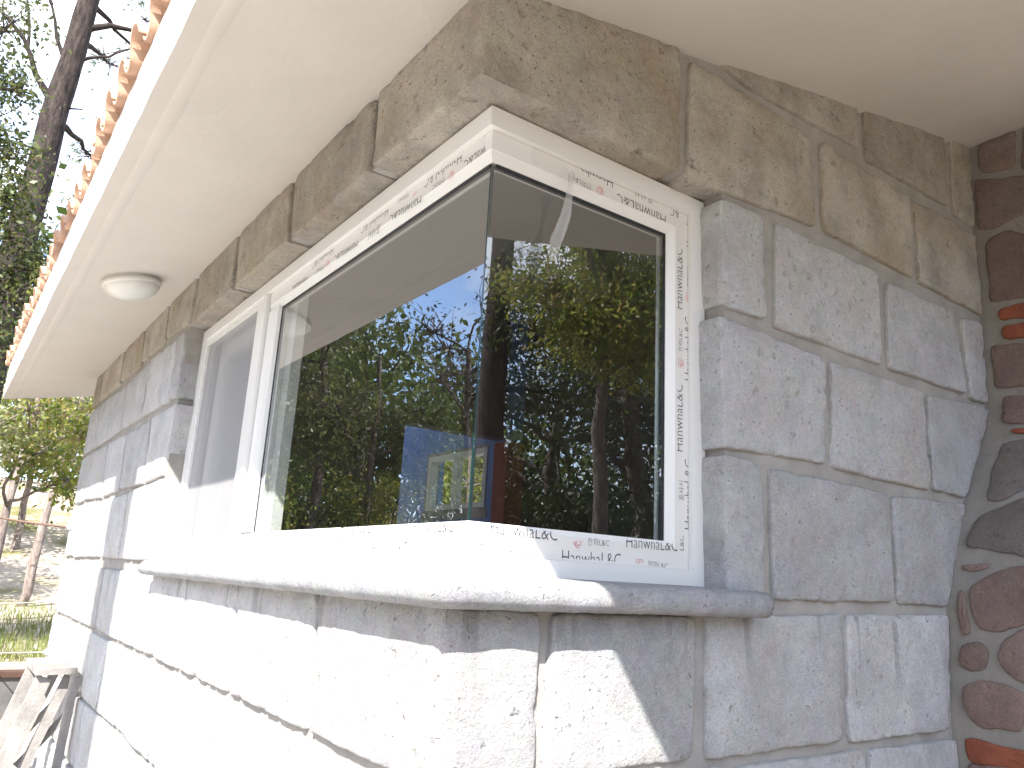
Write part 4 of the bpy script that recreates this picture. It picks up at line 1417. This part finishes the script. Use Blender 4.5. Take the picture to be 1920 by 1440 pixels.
def pine(name, label, base, trunk_pts, r0, tufts, group=None, needle=0.2, per=46, whorls=(), stubs=()):
    t = thing(name, label, 'tree', base, group)
    m = MB()
    tp = [Vector(p) for p in trunk_pts]
    n = len(tp)
    fine, fr = [], []
    for i in range(n - 1):
        for k in range(6):
            u = (i + k / 6) / (n - 1)
            q = tp[i].lerp(tp[i + 1], k / 6)
            fine.append(q + Vector((fbm(q, 0.7), fbm(q + Vector((9, 2, 1)), 0.7), 0)) * 0.06)
            fr.append(r0 * (1 - 0.6 * u) * (1 + 0.06 * fbm(q, 4)))
    fine.append(tp[-1])
    fr.append(r0 * 0.38)
    m.tube(fine, fr, 14)
    C, D = [], []
    def near(z):
        return min(range(len(fine)), key=lambda k: abs(fine[k].z - z))
    for (a, b, r) in stubs:
        limb(m, a, b, r, r * 0.45, 0.08, 6, 4)
    for (x, y, z, r, cnt) in tufts:
        c = Vector((x, y, z))
        i = near(z - 0.25 * (c - fine[near(z)]).length)
        lp = limb(m, fine[i], c, min(0.06, fr[i] * 0.4), 0.012, 0.08, 5, 6)
        for k in range(cnt):
            d = Vector((RNG.gauss(0, 1), RNG.gauss(0, 1), RNG.gauss(0.2, 0.6)))
            e = c + d.normalized() * r * RNG.uniform(0.25, 1)
            s = lp[RNG.choice([-1, -2, -3])]
            limb(m, s, e, 0.010, 0.005, 0.06, 3, 2)
            C.append(tuple(e))
            dd = (e - s)
            D.append(tuple(dd.normalized()) if dd.length > 1e-6 else (0, 0, 1))
    m.build('trunk', PINEBARK, t, smooth=True)
    quads_mesh('crown', needle_tris(np.array(C), np.array(D), needle, per), NEEDLE, t, 3)
    return t

def ring_clumps(c, R, n, r, squash=0.8, seed=0):
    g = random.Random(seed)
    out = []
    for k in range(n):
        d = Vector((g.gauss(0, 1), g.gauss(0, 1), g.gauss(0, 1))).normalized() * g.uniform(0.3, 1) ** 0.5
        out.append((c[0] + d.x * R[0], c[1] + d.y * R[1], c[2] + d.z * R[2], r * g.uniform(0.7, 1.25)))
    return out

def gz(x, y):
    return float(ground_z(x, y))

G_IN = 'trees reflected in the window glass'
G_BG = 'slim trees behind the left end of the house'
# --- seen directly, left of the roof edge
pine('pine_tree', 'tall leaning pine trunk with bare branch stubs left of the tile edge', (-0.86, 10, gz(-0.86, 10)),
     [(-0.87, 10, 0.4), (-0.80, 10, 4.6), (-0.755, 10, 5.6), (-0.70, 10, 7.3), (-0.62, 10, 8.6), (-0.5, 10, 10.6), (-0.3, 10, 13.5)], 0.235,
     [(0.15, 10.6, 10.2, 0.6, 12), (-0.1, 11.0, 9.0, 0.5, 10), (0.5, 11.5, 9.6, 0.6, 10), (0.0, 12.2, 7.9, 0.5, 9), (-1.6, 10.4, 9.8, 0.6, 8), (-0.2, 10.5, 12.5, 0.9, 14), (0.6, 11.6, 12, 0.8, 12)],
     needle=0.22, per=40,
     stubs=[((-0.70, 10, 7.45), (-1.22, 9.9, 8.25), 0.055), ((-1.22, 9.9, 8.25), (-1.75, 9.8, 8.6), 0.032), ((-1.15, 9.9, 8.1), (-1.3, 9.8, 8.9), 0.024), ((-0.60, 10, 8.75), (0.10, 9.95, 9.05), 0.06), ((-0.62, 10, 8.2), (-0.2, 9.95, 8.48), 0.035), ((-0.2, 9.95, 8.48), (0.1, 9.9, 8.75), 0.02),
            ((-0.66, 10, 7.5), (-0.38, 9.9, 7.52), 0.02), ((-0.78, 10, 5.75), (-0.98, 9.9, 6.35), 0.04), ((-0.74, 10, 5.8), (-0.53, 9.9, 5.85), 0.035), ((-0.66, 10, 8.0), (-1.0, 9.9, 8.9), 0.035), ((-1.0, 9.9, 8.9), (-1.3, 9.8, 9.5), 0.025)])
pine('pine_tree', 'thin pale pine farther back behind the tile edge', (1.9, 17, gz(1.9, 17)), [(1.9, 17, 0.8), (1.7, 17, 6), (1.2, 17, 12), (1.1, 17, 15)], 0.11,
     [(0.4, 16.6, 11.2, 0.8, 12), (0.1, 16.8, 10.2, 0.8, 12), (0.7, 16.4, 9.0, 0.8, 12), (0.2, 17, 12.6, 1.0, 14), (1.4, 17, 10.5, 0.9, 10), (0.8, 17, 14, 1.0, 14), (0.45, 16.4, 7.8, 0.6, 9)], group=None, needle=0.24, per=34)
broadleaf('oak_tree', 'broad leaved tree with dusty leaves crossing the leaning pine trunk', (-2.4, 8.4, gz(-2.4, 8.4)),
          [(-2.4, 8.4, 0.4), (-2.3, 8.4, 2.2), (-2.0, 8.3, 3.8), (-1.8, 8.3, 5.2), (-1.7, 8.3, 6.4)], 0.16,
          [(-0.95, 8.1, 4.5, 0.42), (-0.62, 8.0, 4.15, 0.36), (-0.75, 8.1, 4.85, 0.38), (-0.9, 8.2, 5.35, 0.36), (-1.15, 8.0, 5.0, 0.45), (-1.2, 8.2, 4.0, 0.5), (-0.55, 8.2, 4.6, 0.28), (-1.25, 8.1, 6.1, 0.36), (-1.35, 8.1, 6.7, 0.4), (-0.8, 8.0, 3.75, 0.3), (-1.5, 8.2, 5.7, 0.5), (-1.8, 8.2, 4.6, 0.6), (-1.0, 8.1, 5.75, 0.3), (-1.3, 8.0, 7.3, 0.4), (-1.1, 8.0, 6.5, 0.3), (-1.0, 8.1, 3.3, 0.4)],
          OAK, leaf=0.07, per=420, twigs=20, spread=0.10, aspect=0.52)
broadleaf('slim_tree', 'slim sunlit tree by the far wall corner, nearer of two', (-0.25, 12, gz(-0.25, 12)), [(-0.27, 12, 0.4), (-0.2, 12, 2.2), (-0.05, 12, 4.2), (0.1, 12, 5.6)], 0.07,
          [(-0.2, 11.6, 3.6, 0.55), (0.3, 12.3, 4.3, 0.6), (-0.5, 12, 4.5, 0.6), (0.55, 11.8, 3.5, 0.55), (0.25, 9.4, 2.45, 0.28), (-0.1, 9.6, 2.75, 0.32), (0.45, 10.5, 3.2, 0.4), (0.0, 12, 5.3, 0.7)], BRIGHT, leaf=0.085, per=480, twigs=16, spread=0.12, group=G_BG, bark=PALEBARK)
broadleaf('slim_tree', 'slim pale trunk by the far wall corner, farther of two', (0.5, 14.5, gz(0.5, 14.5)), [(0.42, 14.5, 0.5), (0.55, 14.5, 2.2), (0.75, 14.5, 4.0), (0.8, 14.5, 6)], 0.085,
          [(0.4, 14.2, 4.4, 0.7), (1.2, 14.4, 4.2, 0.7), (0.9, 14.6, 5.2, 0.8), (1.5, 14.6, 3.6, 0.6)], PALE, leaf=0.10, per=480, twigs=16, spread=0.15, group=G_BG, bark=PALEBARK)
broadleaf('sunlit_tree', 'yellow green sunlit tree on the dry slope behind the house', (0.6, 20, gz(0.6, 20)), [(0.6, 20, 1.2), (0.6, 20, 3.2), (0.5, 20, 5)], 0.09,
          ring_clumps((0.7, 19.5, 5.0), (2.4, 1.4, 1.7), 22, 0.8, seed=3), PALE, leaf=0.13, per=520, twigs=10, spread=0.25, bark=PALEBARK)
# --- reflected in the left pane
broadleaf('oak_tree', 'forked dark oak mirrored in the left pane', (-2.95, 8.5, gz(-2.95, 8.5)), [(-2.95, 8.5, 0.3), (-2.92, 8.4, 2.0), (-2.8, 8.2, 3.1), (-2.75, 8.1, 4.2), (-2.6, 8.0, 5.4)], 0.085,
          [c_ for c_ in ring_clumps((-2.75, 8.2, 4.25), (1.35, 1.1, 1.7), 26, 0.5, seed=5) if c_[0] > -3.1 or c_[2] < 3.6], OAK, leaf=0.07, per=430, twigs=24, group=G_IN)
broadleaf('oak_tree', 'slender two stemmed oak mirrored beside the blue wall', (-3.7, 8.3, gz(-3.7, 8.3)), [(-3.7, 8.3, 0.3), (-3.6, 8.2, 2.0), (-3.45, 8.0, 3.4), (-3.4, 7.9, 4.4)], 0.065,
          ring_clumps((-3.5, 8.0, 3.2), (1.1, 0.9, 0.9), 14, 0.45, seed=8), OAK, leaf=0.065, per=360, twigs=22, group=G_IN)
broadleaf('sparse_tree', 'thin twiggy tree with brownish leaves mirrored against blue sky', (-5.0, 7.9, gz(-5.0, 7.9)), [(-5.0, 7.9, 0.3), (-4.9, 7.8, 2.0), (-4.7, 7.6, 3.4), (-4.5, 7.4, 4.6)], 0.075,
          ring_clumps((-4.5, 7.2, 4.4), (1.0, 0.9, 1.15), 11, 0.55, seed=12), DRY, leaf=0.07, per=80, twigs=26, spread=0.09, group=G_IN, kink=0.22)
broadleaf('oak_tree', 'wide green oak standing farther back in the left pane reflection', (-6.2, 14, gz(-6.2, 14)), [(-6.2, 14, 0.4), (-6.1, 14, 2.5), (-6, 13.9, 4.5)], 0.2,
          ring_clumps((-5.6, 13.6, 4.4), (3.0, 2.0, 2.3), 26, 0.9, seed=14), SHRUB, leaf=0.13, per=520, twigs=14, spread=0.25, group=G_IN)
broadleaf('oak_tree', 'pale green rounded tree behind the forked oak reflection', (-3.4, 15, gz(-3.4, 15)), [(-3.4, 15, 0.5), (-3.4, 15, 2.5), (-3.3, 15, 4.5)], 0.18,
          ring_clumps((-3.2, 14.6, 4.2), (1.8, 1.6, 2.2), 20, 0.9, seed=15), SHRUB, leaf=0.13, per=480, twigs=12, spread=0.25, group=G_IN)
for k, (x, y, r, lab) in enumerate(((-2.15, 8.4, 0.6, 'dark leafy shrub beyond the kerb, nearest the house wall'), (-3.1, 8.7, 0.75, 'dense shrub under the forked oak'), (-4.1, 8.3, 0.8, 'wide shrub under the twiggy tree'), (-5.6, 9.6, 0.9, 'large round shrub at the far left of the kerb'), (-4.6, 10.8, 1.0, 'tall shrub in front of the wide green oak'))):
    broadleaf('shrub', lab, (x, y, gz(x, y)), [(x, y, gz(x, y) - 0.1), (x + 0.05, y, 1.0), (x, y, 1.6)], 0.04, ring_clumps((x, y, 1.55 + 0.15 * k), (r, r * 0.8, 1.1), 16, 0.4, seed=30 + k), OAK if k % 2 else BRIGHT, leaf=0.065, per=400, twigs=14, cat='shrub', group='shrubs beyond the kerb')
# --- reflected in the right pane
broadleaf('broadleaf_tree', 'bright yellow green sunlit tree mirrored in the right pane', (5.1, -5.0, 0), [(5.1, -5.0, -0.1), (5.0, -4.95, 1.8), (4.75, -4.75, 3.2), (4.5, -4.5, 4.3)], 0.12,
          ring_clumps((4.45, -4.4, 4.55), (0.85, 0.85, 1.0), 20, 0.42, seed=21), BRIGHT, leaf=0.062, per=780, twigs=22, spread=0.11)
broadleaf('oak_tree', 'dark forked oak behind the bright tree in the right pane', (7.2, -6.6, 0), [(7.2, -6.6, -0.1), (7.1, -6.5, 2.2), (6.8, -6.3, 3.6), (6.6, -6.2, 5.2)], 0.2,
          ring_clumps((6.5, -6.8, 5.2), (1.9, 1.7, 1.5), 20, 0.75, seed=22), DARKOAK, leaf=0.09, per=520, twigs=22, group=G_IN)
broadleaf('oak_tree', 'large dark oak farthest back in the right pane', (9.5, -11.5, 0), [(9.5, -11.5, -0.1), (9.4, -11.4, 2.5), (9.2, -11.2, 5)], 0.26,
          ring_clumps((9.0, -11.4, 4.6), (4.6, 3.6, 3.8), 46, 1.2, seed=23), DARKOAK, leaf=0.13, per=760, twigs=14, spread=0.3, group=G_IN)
pine('pine_tree', 'thick pine trunk mirrored next to the glass corner', (4.7, -6.9, 0), [(4.7, -6.9, -0.1), (4.7, -6.9, 3), (4.68, -6.85, 6), (4.65, -6.8, 10)], 0.25,
     [(5.2, -6.6, 4.8, 0.7, 12), (5.4, -6.9, 5.5, 0.7, 12), (4.3, -6.4, 5.6, 0.7, 10), (5.7, -6.8, 4.1, 0.6, 10), (5.0, -6.2, 6.4, 0.8, 12), (4.0, -7.2, 7.5, 0.9, 12), (5.3, -7.2, 8.0, 0.9, 12)], group=G_IN, needle=0.2)
for k, (x, y, r, lab) in enumerate(((4.9, -7.6, 0.8, 'dark shrub at the foot of the mirrored pine'), (6.4, -7.2, 0.9, 'dense shrub between the pine and the forked oak'), (7.2, -5.6, 0.9, 'low dark shrub right of the bright tree'), (8.6, -8.2, 1.2, 'tall dark shrub behind the forked oak'))):
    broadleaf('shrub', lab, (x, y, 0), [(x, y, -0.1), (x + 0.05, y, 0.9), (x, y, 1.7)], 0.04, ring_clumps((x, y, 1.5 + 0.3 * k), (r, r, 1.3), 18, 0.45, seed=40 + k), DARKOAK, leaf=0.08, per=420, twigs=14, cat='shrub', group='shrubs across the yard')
# --- stands left of the camera: its trunk throws the shadow band on the long wall
pine('pine_tree', 'straight tall pine left of the house front, bare below its crown', (-4.15, -0.3, 0), [(-4.2, -0.3, -0.1), (-4.12, -0.3, 4), (-4.1, -0.3, 9), (-4.05, -0.3, 15)], 0.36,
     [(-3.3, 0.2, 13.2, 1.0, 12), (-5.0, -0.6, 13.0, 1.0, 12), (-4.2, 0.6, 14.2, 1.0, 12), (-4.0, -0.3, 15.5, 1.1, 14)], needle=0.24, per=30)
broadleaf('shrub', 'green bush outside the small window of the blue wall', (4.2, 6.6, 0), [(4.2, 6.6, -0.1), (4.2, 6.6, 1.5), (4.2, 6.6, 3)], 0.05, ring_clumps((4.2, 6.6, 2.7), (1.3, 1.0, 1.2), 14, 0.5, seed=60), BRIGHT, leaf=0.09, per=380, twigs=12, cat='shrub')

broadleaf('oak_tree', 'added unseen oak behind the camera, its crown shading the foot of the chimney', (-3.6, -6.6, 0), [(-3.6, -6.6, -0.1), (-3.5, -6.4, 3), (-3.4, -6.0, 5.5), (-3.3, -5.8, 7.2)], 0.2,
          ring_clumps((-2.6, -5.45, 7.95), (1.15, 0.75, 0.8), 16, 0.4, seed=71), OAK, leaf=0.10, per=560, twigs=14, spread=0.14)  # unseen tree put in to keep sun off the lower right walls

def treeline():
    V = []
    g = random.Random(77)
    for k in range(300):
        a = g.uniform(0, 2 * math.pi)
        R = g.uniform(24, 44)
        x, y = R * math.sin(a), R * math.cos(a)
        H = g.uniform(6, 11)
        n = 520
        z0 = gz(x, y)
        u = NP.normal(size=(n, 3))
        u /= np.linalg.norm(u, axis=1, keepdims=True)
        u *= NP.uniform(0.45, 1, size=(n, 1))
        C = np.array([x, y, z0 + H * 0.5]) + u * np.array([2.4, 2.4, H * 0.52])
        C += np.sin(C[:, [1, 2, 0]] * 2.1) * 0.35
        V.append(leaf_quads(C, 0.42, 0.7))
    o = quads_mesh('treeline', np.concatenate(V), SHRUB)
    tag(o, 'far mass of green woodland round the house and yard', 'woodland')
    o['kind'] = 'stuff'
treeline()

def grass():
    n = 16000
    x = NP.uniform(-4, 4, n)
    y = 7.95 + NP.uniform(0, 1, n) ** 1.6 * 6.5
    z = ground_z(x, y)
    C = np.stack([x, y, z - 0.01], 1)
    d = NP.normal(size=(n, 3)) * 0.35
    d[:, 2] = 1
    L = NP.uniform(0.06, 0.2, (n, 1))
    s = NP.normal(size=(n, 3)) * np.array([1, 1, 0])
    s /= np.linalg.norm(s, axis=1, keepdims=True)
    V = np.stack([C - s * 0.006, C + s * 0.006, C + d * L], 1).reshape(-1, 3)
    o = quads_mesh('grass', V, GRASSM, None, 3)
    tag(o, 'sunlit grass on the bank behind the kerb', 'grass')
    o['kind'] = 'stuff'
grass()


# ------------------------------------------------------------------ yard pieces
def yard():
    kw = thing('low_wall', 'low kerb wall, tree shade put into its dark colour, with brown coping behind the house end', 'wall', (-2, 7.75, 0))
    MB().box(-9, 4.5, 7.66, 7.80, -0.1, 0.40).build('kerb_face', CONCRETE, kw)
    x = -9.0
    while x < 4.4:
        L = RNG.uniform(0.8, 1.1)
        o = MB().box(x + .004, x + L - .004, 7.635 + RNG.uniform(-.006, .006), 7.83, 0.4005, 0.455 + RNG.uniform(-.006, .006)).build('coping_slab', COPING, kw)
        x += L
    fw = thing('wire_fence', 'three strand rusty wire fence tied to the far wall corner', 'fence', (-0.1, 5.7, 0))
    for z, z2, mat in ((1.77, 2.10, WIRE), (1.20, 1.02, GREYWIRE), (0.82, 0.50, GREYWIRE)):
        pts = []
        for k in range(13):
            t = k / 12
            pts.append((-0.095 - 0.75 * t, 5.70 + 4.4 * t, z + (z2 - z) * t - 0.05 * math.sin(math.pi * t)))
        MB().tube(pts, 0.011 if z > 1.5 else 0.006, 5).build('wire', mat, fw, smooth=True)
        MB().tube([(-0.085, 5.70, z), (-0.100, 5.70, z), (-0.115, 5.705, z), (-0.13, 5.71, z)], [0.012, 0.024, 0.022, 0.008], 8).build('insulator', WHITEP, fw, smooth=True)
    MB().tube([(-0.85, 10.1, 0.3), (-0.85, 10.1, 1.2), (-0.84, 10.1, 2.25)], 0.05, 7).build('post', GREYWIRE, fw, smooth=True)
    sh = thing('sawhorse', 'mortar splattered wooden sawhorse standing against the long grey wall', 'sawhorse', (-0.25, 4.3, 0.06))
    for y in (4.1, 4.62):
        MB().bar((-0.292, y, 0.835), (-0.50, y - 0.02, 0.06), 0.085, 0.03).build('leg', WOOD, sh)
        MB().bar((-0.155, y + 0.032, 0.835), (-0.395, y + 0.03, 0.06), 0.055, 0.03).build('leg', WOOD, sh)
        MB().bar((-0.105, y + 0.064, 0.635), (-0.345, y + 0.064, 0.335), 0.04, 0.025).build('brace', WOOD, sh)
    MB().bar((-0.345, 4.36, 0.868), (-0.125, 4.36, 0.872), 0.62, 0.035, (0, 0, 1)).build('top_board', WOOD, sh)
    MB().bar((-0.135, 4.03, 0.845), (-0.165, 4.0, 0.06), 0.05, 0.02).build('prop', WOOD, sh)
    st = MB().tube([(-0.205, 6.0, 0.54), (-0.215, 6.0, 0.3), (-0.23, 6.0, -0.02)], 0.013, 7).build('white_pipe', WHITEP, smooth=True)
    tag(st, 'thin white pipe stuck upright in the ground by the kerb', 'pipe')
    def rock(x, y, z, r, lab, mat=ROCK, sx=1.3):
        bm = bmesh.new()
        bmesh.ops.create_icosphere(bm, subdivisions=2, radius=1)
        sd = RNG.random() * 30
        for v in bm.verts:
            p = v.co.copy()
            k = 1 + 0.35 * fbm((p.x, p.y, p.z + sd), 1.4) + 0.14 * fbm((p.x, p.y + sd, p.z), 3.5)
            v.co = Vector((p.x * r * sx * k, p.y * r * k, p.z * r * 0.72 * k))
        me = bpy.data.meshes.new('rubble_piece')
        bm.to_mesh(me)
        bm.free()
        me.materials.append(mat)
        o = bpy.data.objects.new('rubble_piece', me)
        o.location = (x, y, z)
        o.rotation_euler = (RNG.uniform(-.3, .3), RNG.uniform(-.3, .3), RNG.uniform(0, 3))
        link(o)
        tag(o, lab, 'rubble', 'rubble lying beside the sawhorse')
    rock(-0.47, 4.9, 0.15, 0.12, 'pale rubble lump just behind the sawhorse legs')
    rock(-0.62, 5.3, 0.14, 0.12, 'brown rubble lump left of the pale one', TILE)
    rock(-0.42, 5.6, 0.17, 0.13, 'white rubble lump nearest the far wall corner', WHITEP)
    rock(-0.60, 4.55, 0.12, 0.10, 'grey rubble lump in front of the sawhorse feet', CONCRETE)
    rock(-0.30, 3.85, 0.17, 0.11, 'white plaster lump under the sawhorse', WHITEP, 1.6)
    rock(-0.50, 6.1, 0.22, 0.17, 'dark rubble lump farthest back by the kerb', CONCRETE)
    rock(-0.36, 5.15, 0.36, 0.09, 'broken tile piece on top of the heap', TILE)
yard()
